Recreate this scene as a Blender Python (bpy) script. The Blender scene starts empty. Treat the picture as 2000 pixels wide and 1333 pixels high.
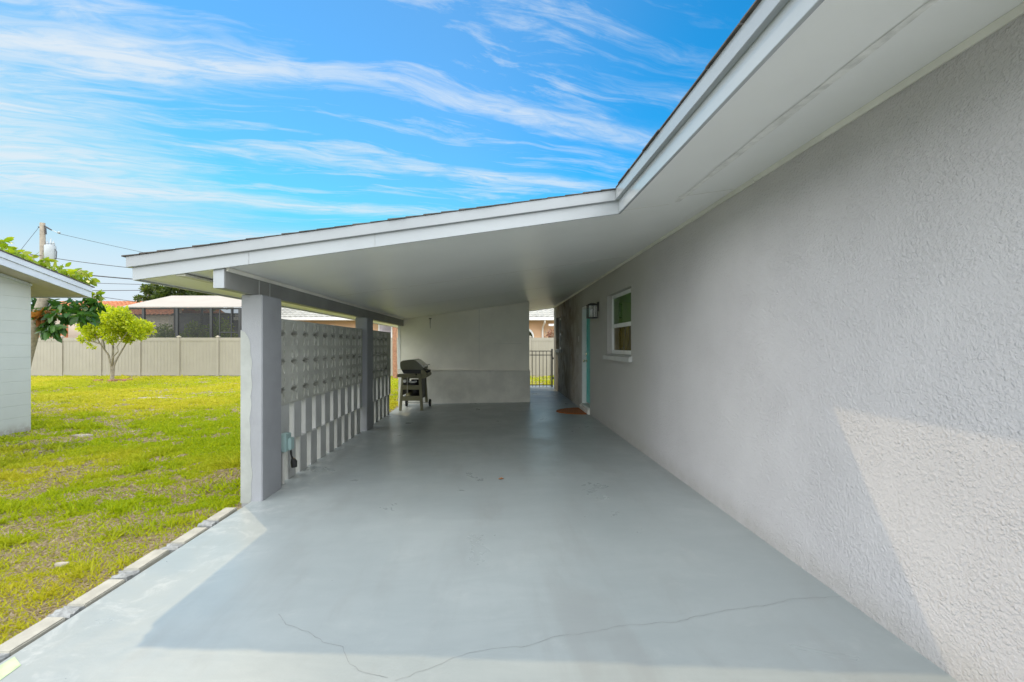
import bpy, bmesh, math, random
import numpy as np
from mathutils import Vector, Matrix

R = math.radians
scene = bpy.context.scene
COL = scene.collection
random.seed(7)
rng = np.random.default_rng(11)

# ------------------------------------------------------------------ camera
FPX = 925.0                       # focal length in pixels of the 2000 px photograph
CAM_Z = 1.42
cam_d = bpy.data.cameras.new("camera")
cam_d.sensor_width = 36.0
cam_d.lens = 36.0 * FPX / 2000.0
cam_d.shift_x = 34.0 / 2000.0
cam_d.shift_y = 8.5 / 2000.0
cam_d.clip_start = 0.05
cam_d.clip_end = 2000.0
cam = bpy.data.objects.new("camera", cam_d)
cam.location = (0, 0, CAM_Z)
cam.rotation_euler = (R(90), 0, 0)
COL.objects.link(cam)
scene.camera = cam

# ------------------------------------------------------------------ render settings
scene.render.engine = 'CYCLES'
scene.cycles.use_denoising = True
scene.cycles.max_bounces = 10
scene.cycles.diffuse_bounces = 6
scene.cycles.glossy_bounces = 4
scene.cycles.transparent_max_bounces = 16
scene.cycles.sample_clamp_indirect = 8.0
scene.view_settings.view_transform = 'Standard'
scene.view_settings.look = 'None'
scene.view_settings.gamma = 1.0
scene.view_settings.exposure = -0.40

# ------------------------------------------------------------------ sun and sky
SUN = Vector((-1.0, 1.2, 1.63)).normalized()
SUN_EL = math.asin(SUN.z)
SUN_AZ = math.atan2(SUN.x, SUN.y)          # measured from +Y towards +X
sd = bpy.data.lights.new("sun", 'SUN')
sd.energy = 2.0
sd.angle = R(0.55)
sd.color = (1.0, 0.77, 0.44)
so = bpy.data.objects.new("sun", sd)
so.rotation_euler = SUN.to_track_quat('Z', 'Y').to_euler()
so.location = (-20, 24, 32)
COL.objects.link(so)

world = bpy.data.worlds.new("World")
scene.world = world
world.use_nodes = True
wn, wl = world.node_tree.nodes, world.node_tree.links
wn.clear()


class NT:
    """Small helper for chains of shader math."""
    def __init__(s, tree):
        s.n, s.l = tree.nodes, tree.links

    def put(s, sock, v):
        if hasattr(v, 'is_output'):
            s.l.new(v, sock)
        elif v is not None:
            sock.default_value = v

    def m(s, op, a, b=None, c=None, clamp=False):
        n = s.n.new('ShaderNodeMath')
        n.operation = op
        n.use_clamp = clamp
        for i, v in enumerate((a, b, c)):
            s.put(n.inputs[i], v)
        return n.outputs[0]

    def vm(s, op, a, b=None):
        n = s.n.new('ShaderNodeVectorMath')
        n.operation = op
        s.put(n.inputs[0], a)
        s.put(n.inputs[1], b)
        return n.outputs[0]

    def noise(s, vec, scale, detail=4.0, rough=0.5, dist=0.0):
        n = s.n.new('ShaderNodeTexNoise')
        s.put(n.inputs['Vector'], vec)
        n.inputs['Scale'].default_value = scale
        n.inputs['Detail'].default_value = detail
        n.inputs['Roughness'].default_value = rough
        n.inputs['Distortion'].default_value = dist
        return n.outputs['Fac']

    def sep(s, v):
        n = s.n.new('ShaderNodeSeparateXYZ')
        s.put(n.inputs[0], v)
        return n.outputs

    def comb(s, x, y, z):
        n = s.n.new('ShaderNodeCombineXYZ')
        for i, v in enumerate((x, y, z)):
            s.put(n.inputs[i], v)
        return n.outputs[0]

    def smooth(s, v, a, b, lo=0.0, hi=1.0):
        n = s.n.new('ShaderNodeMapRange')
        n.interpolation_type = 'SMOOTHSTEP'
        s.put(n.inputs['Value'], v)
        n.inputs['From Min'].default_value = a
        n.inputs['From Max'].default_value = b
        n.inputs['To Min'].default_value = lo
        n.inputs['To Max'].default_value = hi
        return n.outputs[0]

    def mix(s, fac, a, b, mode='MIX'):
        n = s.n.new('ShaderNodeMix')
        n.data_type = 'RGBA'
        n.blend_type = mode
        s.put(n.inputs[0], fac)
        for sock, v in ((n.inputs[6], a), (n.inputs[7], b)):
            if isinstance(v, tuple) and len(v) == 3:
                v = (*v, 1.0)
            s.put(sock, v)
        return n.outputs[2]


W = NT(world.node_tree)
tc = wn.new('ShaderNodeTexCoord')
sky = wn.new('ShaderNodeTexSky')
sky.sky_type = 'NISHITA'
sky.sun_disc = False
sky.sun_elevation = SUN_EL
sky.sun_rotation = SUN_AZ
sky.air_density = 1.0
sky.dust_density = 0.0
sky.ozone_density = 2.6
hs = wn.new('ShaderNodeHueSaturation')
hs.inputs['Saturation'].default_value = 1.25
hs.inputs['Value'].default_value = 0.55
wl.new(sky.outputs[0], hs.inputs['Color'])
dx, dy, dz = W.sep(tc.outputs['Generated'])
zc = W.m('ADD', W.m('MAXIMUM', dz, 0.0), 0.045)
U = W.m('DIVIDE', dx, zc)
V = W.m('DIVIDE', dy, zc)
# cirrus sheet high overhead: coordinates along (a) and across (b) the streaks
a_ = W.m('ADD', W.m('MULTIPLY', U, 0.955), W.m('MULTIPLY', V, 0.296))
b_ = W.m('SUBTRACT', W.m('MULTIPLY', V, 0.955), W.m('MULTIPLY', U, 0.296))
warp = W.noise(W.comb(a_, b_, 0.0), 0.9, 3.0)
warp = W.m('MULTIPLY', W.m('SUBTRACT', warp, 0.5), 0.45)
bw = W.m('ADD', b_, warp)
fib = W.noise(W.comb(W.m('MULTIPLY', a_, 0.55), W.m('MULTIPLY', bw, 2.6), 3.0), 2.0, 8.0, 0.66, 0.8)
fine = W.noise(W.comb(W.m('MULTIPLY', a_, 2.2), W.m('MULTIPLY', bw, 9.0), 8.0), 1.6, 6.0, 0.65, 0.9)
broad = W.noise(W.comb(W.m('MULTIPLY', a_, 0.5), W.m('MULTIPLY', b_, 0.8), 5.0), 0.9, 3.0)


def streak(a0, a1, b0, w, amp):
    t = W.m('DIVIDE', W.m('SUBTRACT', bw, b0), w)
    g = W.m('POWER', 2.718, W.m('MULTIPLY', W.m('MULTIPLY', t, t), -1.0))
    e = W.m('MULTIPLY', W.smooth(a_, a0 - 0.5, a0 + 0.25), W.smooth(a_, a1 - 0.2, a1 + 0.7, 1.0, 0.0))
    return W.m('MULTIPLY', W.m('MULTIPLY', g, e), amp)


cl = W.smooth(fib, 0.44, 0.80, 0.0, 0.62)
cl = W.m('MULTIPLY', cl, W.smooth(U, 0.0, 0.9, 1.0, 0.35))
cl = W.m('MULTIPLY', cl, W.smooth(broad, 0.30, 0.62, 0.35, 1.0))
for st in ((-2.4, -1.35, 2.2, 0.18, 0.5), (-2.2, -0.6, 1.72, 0.15, 0.55), (-0.7, 1.2, 1.72, 0.075, 0.42), (-0.2, 1.2, 2.36, 0.08, 0.45),
           (-1.5, 0.5, 3.10, 0.10, 0.6), (-1.4, 0.9, 3.95, 0.25, 0.5), (-4.5, -1.2, 2.8, 0.7, 0.55)):
    cl = W.m('ADD', cl, streak(*st))
cl = W.m('MULTIPLY', cl, W.smooth(fine, 0.30, 0.70, 0.30, 1.12))
left = W.smooth(U, -3.2, -0.3, 0.20, 0.0)            # thicker veil towards the left of the sky
cl = W.m('ADD', cl, left)
low = W.smooth(dz, 0.07, 0.27, 0.90, 0.0)            # milky sky low down
cl = W.m('MAXIMUM', cl, low)
cl = W.m('MULTIPLY', cl, W.smooth(dz, 0.0, 0.05), None, True)
cl = W.m('MAXIMUM', cl, W.smooth(U, -0.2, 0.7, 0.07, 0.0))
cl = W.m('MULTIPLY', W.m('SUBTRACT', 1.0, W.m('POWER', 2.718, W.m('MULTIPLY', cl, -2.0))), 1.08)
cl = W.m('MINIMUM', cl, 0.92)
blue = W.vm('MINIMUM', W.vm('MULTIPLY', hs.outputs[0], (0.56, 2.80, 2.92)), (2.1, 6.2, 9.0))
skyc = W.mix(cl, blue, (6.9, 7.6, 8.2))
# over-bright white sky added behind the camera and overhead, unseen, as fill light
fill_noise = W.noise(W.comb(W.m('MULTIPLY', U, 0.8), V, 12.0), 1.1, 5.0, 0.55, 0.5)
fill_col = W.mix(W.smooth(fill_noise, 0.3, 0.7), (20.5, 21.6, 22.8), (32.0, 33.0, 33.6))
fill_col = W.vm('SCALE', fill_col)
fill_col.node.inputs['Scale'].default_value = 1.0
W.l.new(W.m('ADD', W.m('MULTIPLY', dz, -0.20), 1.15), fill_col.node.inputs['Scale'])
fill_mask = W.m('MULTIPLY', W.smooth(dy, 0.50, -0.05), W.smooth(dz, -0.02, 0.12))
skyc = W.mix(fill_mask, skyc, fill_col)
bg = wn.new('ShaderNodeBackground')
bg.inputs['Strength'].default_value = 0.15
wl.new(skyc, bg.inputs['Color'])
wo = wn.new('ShaderNodeOutputWorld')
wl.new(bg.outputs[0], wo.inputs['Surface'])

# ------------------------------------------------------------------ mesh helpers


class MB:
    """Collects simple shapes; build() links them as ONE mesh object."""
    def __init__(s):
        s.v, s.f, s.mi = [], [], []
        s.cur = 0

    def add(s, vs, fs):
        o = len(s.v)
        s.v += [tuple(v) for v in vs]
        for f in fs:
            s.f.append(tuple(i + o for i in f))
            s.mi.append(s.cur)
        return s

    def box(s, x0, x1, y0, y1, z0, z1, M=None):
        vs = [Vector((x, y, z)) for z in (z0, z1) for y in (y0, y1) for x in (x0, x1)]
        if M is not None:
            vs = [M @ v for v in vs]
        return s.add(vs, [(0, 2, 3, 1), (4, 5, 7, 6), (0, 1, 5, 4), (2, 6, 7, 3), (0, 4, 6, 2), (1, 3, 7, 5)])

    def prism(s, poly, axis, a, b):
        """poly: 2-D outline in the two other axes; extruded along axis from a to b."""
        def p(q, t):
            if axis == 'x':
                return (t, q[0], q[1])
            if axis == 'y':
                return (q[0], t, q[1])
            return (q[0], q[1], t)
        n = len(poly)
        vs = [p(q, a) for q in poly] + [p(q, b) for q in poly]
        fs = [tuple(range(n)), tuple(range(2 * n - 1, n - 1, -1))]
        fs += [(i, n + i, n + (i + 1) % n, (i + 1) % n) for i in range(n)]
        return s.add(vs, fs)

    def tube(s, pts, rad, n=8):
        pts = [Vector(p) for p in pts]
        if not hasattr(rad, '__len__'):
            rad = [rad] * len(pts)
        vs, fs = [], []
        ref = None
        for i, p in enumerate(pts):
            d = (pts[min(i + 1, len(pts) - 1)] - pts[max(i - 1, 0)]).normalized()
            if ref is None:
                ref = Vector((0, 0, 1)) if abs(d.z) < 0.9 else Vector((1, 0, 0))
            x = (ref - d * ref.dot(d)).normalized()
            ref = x
            y = d.cross(x)
            for k in range(n):
                t = 2 * math.pi * k / n
                vs.append(p + (x * math.cos(t) + y * math.sin(t)) * rad[i])
        for i in range(len(pts) - 1):
            for k in range(n):
                k2 = (k + 1) % n
                fs.append((i * n + k, i * n + k2, (i + 1) * n + k2, (i + 1) * n + k))
        fs.append(tuple(range(n - 1, -1, -1)))
        m = (len(pts) - 1) * n
        fs.append(tuple(range(m, m + n)))
        return s.add(vs, fs)

    def cyl(s, p, axis, r, a, b, n=20):
        q = {'x': lambda t: (t, p[0], p[1]), 'y': lambda t: (p[0], t, p[1]), 'z': lambda t: (p[0], p[1], t)}[axis]
        return s.tube([q(a), q(b)], r, n)

    def lathe(s, prof, c, n=20):
        vs, fs = [], []
        for r, z in prof:
            for k in range(n):
                t = 2 * math.pi * k / n
                vs.append((c[0] + r * math.cos(t), c[1] + r * math.sin(t), c[2] + z))
        for i in range(len(prof) - 1):
            for k in range(n):
                k2 = (k + 1) % n
                fs.append((i * n + k, i * n + k2, (i + 1) * n + k2, (i + 1) * n + k))
        fs.append(tuple(range(n - 1, -1, -1)))
        m = (len(prof) - 1) * n
        fs.append(tuple(range(m, m + n)))
        return s.add(vs, fs)

    def build(s, name, mat, parent=None, smooth=False, bevel=0.0, recalc=True, angle=40):
        me = bpy.data.meshes.new(name)
        me.from_pydata(s.v, [], s.f)
        mats = mat if isinstance(mat, (list, tuple)) else [mat]
        for m in mats:
            me.materials.append(m)
        if len(mats) > 1:
            me.polygons.foreach_set('material_index', s.mi)
        if recalc or bevel:
            bm = bmesh.new()
            bm.from_mesh(me)
            bmesh.ops.recalc_face_normals(bm, faces=bm.faces)
            if bevel:
                es = [e for e in bm.edges if len(e.link_faces) == 2 and e.calc_face_angle(0) > R(30)]
                bmesh.ops.bevel(bm, geom=es, offset=bevel, segments=2, affect='EDGES', clamp_overlap=True)
            bm.to_mesh(me)
            bm.free()
        return link(name, me, parent, smooth, angle)


def world_loc(o):
    p = Vector((0, 0, 0))
    while o is not None:
        p = p + o.location
        o = o.parent
    return p


def link(name, me, parent=None, smooth=False, angle=40):
    o = bpy.data.objects.new(name, me)
    COL.objects.link(o)
    if parent is not None:
        o.parent = parent
        me.transform(Matrix.Translation(-world_loc(parent)))
    if smooth:
        me.polygons.foreach_set('use_smooth', [True] * len(me.polygons))
        try:
            me.set_sharp_from_angle(angle=R(angle))
        except Exception:
            pass
    me.update()
    return o


def tag(o, label=None, cat=None, group=None, kind=None):
    if label:
        o['label'] = label
    if cat:
        o['category'] = cat
    if group:
        o['group'] = group
    if kind:
        o['kind'] = kind
    return o


def thing(name, loc, label, cat, group=None):
    o = bpy.data.objects.new(name, None)
    o.empty_display_size = 0.1
    o.location = loc
    COL.objects.link(o)
    return tag(o, label, cat, group)


def copy_tree(o, parent=None):
    c = o.copy()
    COL.objects.link(c)
    if parent is not None:
        c.parent = parent
    for ch in list(o.children):
        copy_tree(ch, c)
    return c


# ------------------------------------------------------------------ materials


def new_mat(name):
    m = bpy.data.materials.new(name)
    m.use_nodes = True
    t = m.node_tree
    b = t.nodes['Principled BSDF']
    return m, NT(t), b


def pos(T):
    return T.n.new('ShaderNodeNewGeometry').outputs['Position']


def mat(name, col, rough=0.6, var=0.10, vs=3.0, bump=0.0, bs=60.0, bd=0.004, metal=0.0, spec=0.5, detail=5.0, tint=None):
    m, T, b = new_mat(name)
    P = pos(T)
    f = T.noise(P, vs, 6.0, 0.6)
    f = T.smooth(f, 0.3, 0.7)
    lo = tuple(c * (1 - var) for c in col)
    hi = tuple(min(1.0, c * (1 + var)) for c in (tint or col))
    T.l.new(T.mix(f, lo, hi), b.inputs['Base Color'])
    b.inputs['Roughness'].default_value = rough
    b.inputs['Metallic'].default_value = metal
    b.inputs['Specular IOR Level'].default_value = spec
    if bump:
        bn = T.n.new('ShaderNodeBump')
        bn.inputs['Strength'].default_value = bump
        bn.inputs['Distance'].default_value = bd
        T.l.new(T.noise(P, bs, detail, 0.6), bn.inputs['Height'])
        T.l.new(bn.outputs[0], b.inputs['Normal'])
    return m


def leaf_mat(name, c1, c2, c3, trans=0.45, rough=0.45):
    m, T, b = new_mat(name)
    g = T.n.new('ShaderNodeNewGeometry')
    rp = g.outputs['Random Per Island']
    ramp = T.n.new('ShaderNodeValToRGB')
    e = ramp.color_ramp.elements
    e[0].color, e[1].color = (*c1, 1), (*c3, 1)
    e.new(0.5).color = (*c2, 1)
    T.l.new(rp, ramp.inputs[0])
    T.l.new(ramp.outputs[0], b.inputs['Base Color'])
    b.inputs['Roughness'].default_value = rough
    tr = T.n.new('ShaderNodeBsdfTranslucent')
    T.l.new(T.mix(1.0, ramp.outputs[0], (1.9, 1.9, 1.0), 'MULTIPLY'), tr.inputs['Color'])
    mx = T.n.new('ShaderNodeMixShader')
    mx.inputs[0].default_value = trans
    T.l.new(b.outputs[0], mx.inputs[1])
    T.l.new(tr.outputs[0], mx.inputs[2])
    T.l.new(mx.outputs[0], T.n['Material Output'].inputs['Surface'])
    return m


def stucco_house():
    m, T, b = new_mat('grey_stucco')
    P = pos(T)
    x, y, z = T.sep(P)
    big = T.noise(P, 0.8, 4.0, 0.55)
    col = T.mix(T.smooth(big, 0.3, 0.7), (0.455, 0.440, 0.446), (0.525, 0.510, 0.513))
    # wall turns a little darker and greener further along
    seam = T.smooth(y, 5.25, 6.3)
    col = T.mix(T.m('MULTIPLY', seam, 0.6), col, (0.42, 0.412, 0.375))
    # grime running down in vertical streaks at the far end of the wall
    st = T.noise(T.comb(x, T.m('MULTIPLY', y, 3.2), T.m('MULTIPLY', z, 0.45)), 1.5, 6.0, 0.65, 0.4)
    st = T.smooth(st, 0.40, 0.62)
    blot = T.smooth(T.noise(P, 1.8, 5.0, 0.7, 0.6), 0.35, 0.62)
    amt = T.m('MULTIPLY', T.smooth(y, 9.6, 11.6), T.smooth(y, 14.2, 14.7, 1.0, 0.15))
    dirt = T.m('MULTIPLY', T.m('MULTIPLY', amt, T.m('MAXIMUM', T.m('MULTIPLY', st, 0.75), blot)), 0.9)
    col = T.mix(T.m('MULTIPLY', amt, 0.35), col, (0.36, 0.315, 0.24))
    col = T.mix(dirt, col, (0.19, 0.145, 0.095))
    # dust along the foot of the wall
    foot = T.m('MULTIPLY', T.smooth(z, 0.06, 0.30, 0.75, 0.0), T.noise(P, 9.0, 5.0, 0.7))
    col = T.mix(foot, col, (0.30, 0.28, 0.24))
    sp = T.smooth(T.noise(P, 260.0, 2.0, 0.5), 0.68, 0.76, 0.0, 0.25)
    col = T.mix(sp, col, (0.22, 0.22, 0.22))
    T.l.new(col, b.inputs['Base Color'])
    b.inputs['Roughness'].default_value = 0.78
    b.inputs['Specular IOR Level'].default_value = 0.3
    def pebbles(scale, wob, lo, hi):
        v = T.n.new('ShaderNodeTexVoronoi')
        v.feature = 'SMOOTH_F1'
        v.inputs['Smoothness'].default_value = 0.35
        v.inputs['Scale'].default_value = scale
        off = T.n.new('ShaderNodeTexNoise')
        off.inputs['Scale'].default_value = scale * 0.8
        off.inputs['Detail'].default_value = 3.0
        T.l.new(P, off.inputs['Vector'])
        sc = T.vm('SCALE', off.outputs['Color'])
        sc.node.inputs['Scale'].default_value = wob
        T.l.new(T.vm('ADD', P, sc), v.inputs['Vector'])
        return T.smooth(v.outputs['Distance'], lo, hi, 1.0, 0.0)
    n2 = T.noise(P, 210.0, 4.0, 0.65)
    patch = T.smooth(T.noise(P, 4.5, 5.0, 0.65, 0.5), 0.32, 0.68, 0.5, 1.0)
    h = T.m('ADD', T.m('MULTIPLY', pebbles(44.0, 0.024, 0.18, 0.62), 0.50), T.m('MULTIPLY', pebbles(96.0, 0.012, 0.15, 0.6), 0.42))
    h = T.m('ADD', T.m('MULTIPLY', h, patch), T.m('MULTIPLY', n2, 0.30))
    # texture is coarse on the near wall and nearly smooth further in
    h = T.m('MULTIPLY', h, T.smooth(y, 3.0, 8.5, 1.0, 0.6))
    bn = T.n.new('ShaderNodeBump')
    bn.inputs['Strength'].default_value = 0.9
    bn.inputs['Distance'].default_value = 0.0056
    T.l.new(h, bn.inputs['Height'])
    T.l.new(bn.outputs[0], b.inputs['Normal'])
    return m


def slab_mat():
    m, T, b = new_mat('painted_concrete')
    P = pos(T)
    x, y, z = T.sep(P)
    big = T.smooth(T.noise(P, 0.55, 5.0, 0.6, 0.3), 0.3, 0.7)
    col = T.mix(big, (0.300, 0.334, 0.335), (0.355, 0.390, 0.388))
    swirl = T.smooth(T.noise(T.comb(T.m('MULTIPLY', x, 0.8), T.m('MULTIPLY', y, 2.6), 1.0), 2.2, 7.0, 0.68, 0.8), 0.35, 0.7)
    col = T.mix(T.m('MULTIPLY', swirl, 0.5), col, (0.285, 0.320, 0.322))
    scuff = T.smooth(T.noise(P, 2.6, 9.0, 0.76, 0.3), 0.52, 0.80, 0.0, 0.40)
    col = T.mix(scuff, col, (0.46, 0.48, 0.46))
    tyre = T.smooth(T.noise(T.comb(T.m('MULTIPLY', x, 2.4), T.m('MULTIPLY', y, 0.5), 4.0), 1.6, 5.0, 0.6, 0.3), 0.48, 0.72, 0.0, 0.5)
    col = T.mix(tyre, col, (0.27, 0.285, 0.28))
    spot = T.smooth(T.noise(P, 26.0, 3.0, 0.5), 0.74, 0.80, 0.0, 0.3)
    col = T.mix(spot, col, (0.24, 0.25, 0.23))
    speck = T.smooth(T.noise(P, 140.0, 2.0, 0.5), 0.66, 0.76, 0.0, 0.3)
    col = T.mix(speck, col, (0.30, 0.31, 0.30))
    # worn paint by the foot of the screen
    wear = T.m('MULTIPLY', T.smooth(x, -1.5, -2.1), T.smooth(T.noise(P, 4.0, 7.0, 0.7, 0.7), 0.5, 0.64))
    col = T.mix(T.m('MULTIPLY', wear, 0.4), col, (0.55, 0.56, 0.54))
    T.l.new(col, b.inputs['Base Color'])
    rr = T.smooth(T.noise(P, 1.7, 6.0, 0.65, 0.5), 0.3, 0.7, 0.27, 0.42)
    T.l.new(rr, b.inputs['Roughness'])
    b.inputs['Specular IOR Level'].default_value = 0.5
    bn = T.n.new('ShaderNodeBump')
    bn.inputs['Strength'].default_value = 0.35
    bn.inputs['Distance'].default_value = 0.004
    hh = T.m('ADD', T.noise(T.comb(x, T.m('MULTIPLY', y, 2.0), z), 6.0, 8.0, 0.62), T.m('MULTIPLY', T.noise(P, 90.0, 3.0), 0.12))
    T.l.new(hh, bn.inputs['Height'])
    T.l.new(bn.outputs[0], b.inputs['Normal'])
    return m


def ceiling_mat():
    m, T, b = new_mat('painted_ceiling_board')
    P = pos(T)
    x, y, z = T.sep(P)
    f = T.smooth(T.noise(P, 0.7, 5.0, 0.6), 0.3, 0.7)
    col = T.mix(f, (0.82, 0.825, 0.80), (0.87, 0.875, 0.85))
    brush = T.smooth(T.noise(T.comb(T.m('MULTIPLY', x, 0.7), T.m('MULTIPLY', y, 9.0), z), 2.0, 5.0), 0.3, 0.7)
    col = T.mix(T.m('MULTIPLY', brush, 0.10), col, (0.84, 0.84, 0.83))
    T.l.new(col, b.inputs['Base Color'])
    b.inputs['Roughness'].default_value = 0.34
    b.inputs['Specular IOR Level'].default_value = 0.6
    bn = T.n.new('ShaderNodeBump')
    bn.inputs['Strength'].default_value = 0.35
    bn.inputs['Distance'].default_value = 0.012
    h = T.m('ADD', T.noise(T.comb(T.m('MULTIPLY', x, 0.6), T.m('MULTIPLY', y, 2.2), z), 1.6, 4.0, 0.5), T.m('MULTIPLY', brush, 0.04))
    T.l.new(h, bn.inputs['Height'])
    T.l.new(bn.outputs[0], b.inputs['Normal'])
    return m


def block_mat(name, col, course_h, course_w):
    """Painted block wall: joints only as faint grooves."""
    m, T, b = new_mat(name)
    P = pos(T)
    x, y, z = T.sep(P)
    br = T.n.new('ShaderNodeTexBrick')
    br.inputs['Scale'].default_value = 1.0
    br.inputs['Brick Width'].default_value = course_w
    br.inputs['Row Height'].default_value = course_h
    br.inputs['Mortar Size'].default_value = 0.004
    br.inputs['Mortar Smooth'].default_value = 0.6
    wob = T.m('MULTIPLY', T.m('SUBTRACT', T.noise(P, 2.2, 3.0), 0.5), 0.02)
    T.l.new(T.comb(y, T.m('ADD', z, wob), 0.0), br.inputs['Vector'])
    f = T.smooth(T.noise(P, 1.3, 5.0, 0.65), 0.3, 0.7)
    c = T.mix(f, tuple(k * 0.93 for k in col), col)
    foot = T.m('MULTIPLY', T.smooth(z, -0.06, 0.16, 0.75, 0.0), T.smooth(T.noise(P, 7.0, 5.0, 0.7), 0.3, 0.6))
    c = T.mix(foot, c, (0.25, 0.21, 0.17))
    c = T.mix(T.m('MULTIPLY', br.outputs['Fac'], 0.16), c, tuple(k * 0.55 for k in col))
    T.l.new(c, b.inputs['Base Color'])
    b.inputs['Roughness'].default_value = 0.7
    bn = T.n.new('ShaderNodeBump')
    bn.inputs['Strength'].default_value = 0.6
    bn.inputs['Distance'].default_value = 0.006
    h = T.m('SUBTRACT', T.m('MULTIPLY', T.noise(P, 70.0, 4.0), 0.4), br.outputs['Fac'])
    T.l.new(h, bn.inputs['Height'])
    T.l.new(bn.outputs[0], b.inputs['Normal'])
    return m


def attr_mat(name, attr, trans=0.4):
    m, T, b = new_mat(name)
    at = T.n.new('ShaderNodeAttribute')
    at.attribute_name = attr
    T.l.new(at.outputs['Color'], b.inputs['Base Color'])
    b.inputs['Roughness'].default_value = 0.55
    b.inputs['Specular IOR Level'].default_value = 0.3
    tr = T.n.new('ShaderNodeBsdfTranslucent')
    T.l.new(at.outputs['Color'], tr.inputs['Color'])
    mx = T.n.new('ShaderNodeMixShader')
    mx.inputs[0].default_value = trans
    T.l.new(b.outputs[0], mx.inputs[1])
    T.l.new(tr.outputs[0], mx.inputs[2])
    T.l.new(mx.outputs[0], T.n['Material Output'].inputs['Surface'])
    return m


def ground_mat():
    m, T, b = new_mat('lawn_soil')
    P = pos(T)
    f = T.smooth(T.noise(P, 1.1, 7.0, 0.68, 0.4), 0.36, 0.62)
    g = T.noise(P, 30.0, 6.0, 0.7)
    c = T.mix(g, (0.36, 0.31, 0.24), (0.60, 0.53, 0.43))
    gr = T.mix(g, (0.12, 0.15, 0.02), (0.24, 0.27, 0.04))
    c = T.mix(f, c, gr)
    T.l.new(c, b.inputs['Base Color'])
    b.inputs['Roughness'].default_value = 0.95
    b.inputs['Specular IOR Level'].default_value = 0.1
    bn = T.n.new('ShaderNodeBump')
    bn.inputs['Distance'].default_value = 0.02
    T.l.new(g, bn.inputs['Height'])
    T.l.new(bn.outputs[0], b.inputs['Normal'])
    return m


def screen_mesh_mat():
    m, T, b = new_mat('dark_insect_screen')
    P = pos(T)
    b.inputs['Roughness'].default_value = 0.8
    T.l.new(T.mix(T.noise(P, 2.0), (0.035, 0.037, 0.038), (0.06, 0.06, 0.062)), b.inputs['Base Color'])
    tr = T.n.new('ShaderNodeBsdfTransparent')
    mx = T.n.new('ShaderNodeMixShader')
    mx.inputs[0].default_value = 0.48
    T.l.new(b.outputs[0], mx.inputs[1])
    T.l.new(tr.outputs[0], mx.inputs[2])
    T.l.new(mx.outputs[0], T.n['Material Output'].inputs['Surface'])
    return m


def glass_mat(name, tintc, refl=0.5):
    m, T, b = new_mat(name)
    P = pos(T)
    x, y, z = T.sep(P)
    f = T.smooth(T.noise(T.comb(x, T.m('MULTIPLY', y, 3.0), T.m('MULTIPLY', z, 0.8)), 2.0, 3.0), 0.3, 0.7)
    T.l.new(T.mix(f, tuple(c * 0.7 for c in tintc), tuple(c * 1.25 for c in tintc)), b.inputs['Base Color'])
    b.inputs['Roughness'].default_value = 0.04
    b.inputs['Specular IOR Level'].default_value = refl
    return m


def clear_glass_mat(name):
    m, T, b = new_mat(name)
    P = pos(T)
    T.l.new(T.mix(T.noise(P, 6.0), (0.90, 0.92, 0.92), (1, 1, 1)), b.inputs['Base Color'])
    b.inputs['Roughness'].default_value = 0.08
    tr = T.n.new('ShaderNodeBsdfTransparent')
    mx = T.n.new('ShaderNodeMixShader')
    mx.inputs[0].default_value = 0.75
    T.l.new(b.outputs[0], mx.inputs[1])
    T.l.new(tr.outputs[0], mx.inputs[2])
    T.l.new(mx.outputs[0], T.n['Material Output'].inputs['Surface'])
    return m


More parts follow.
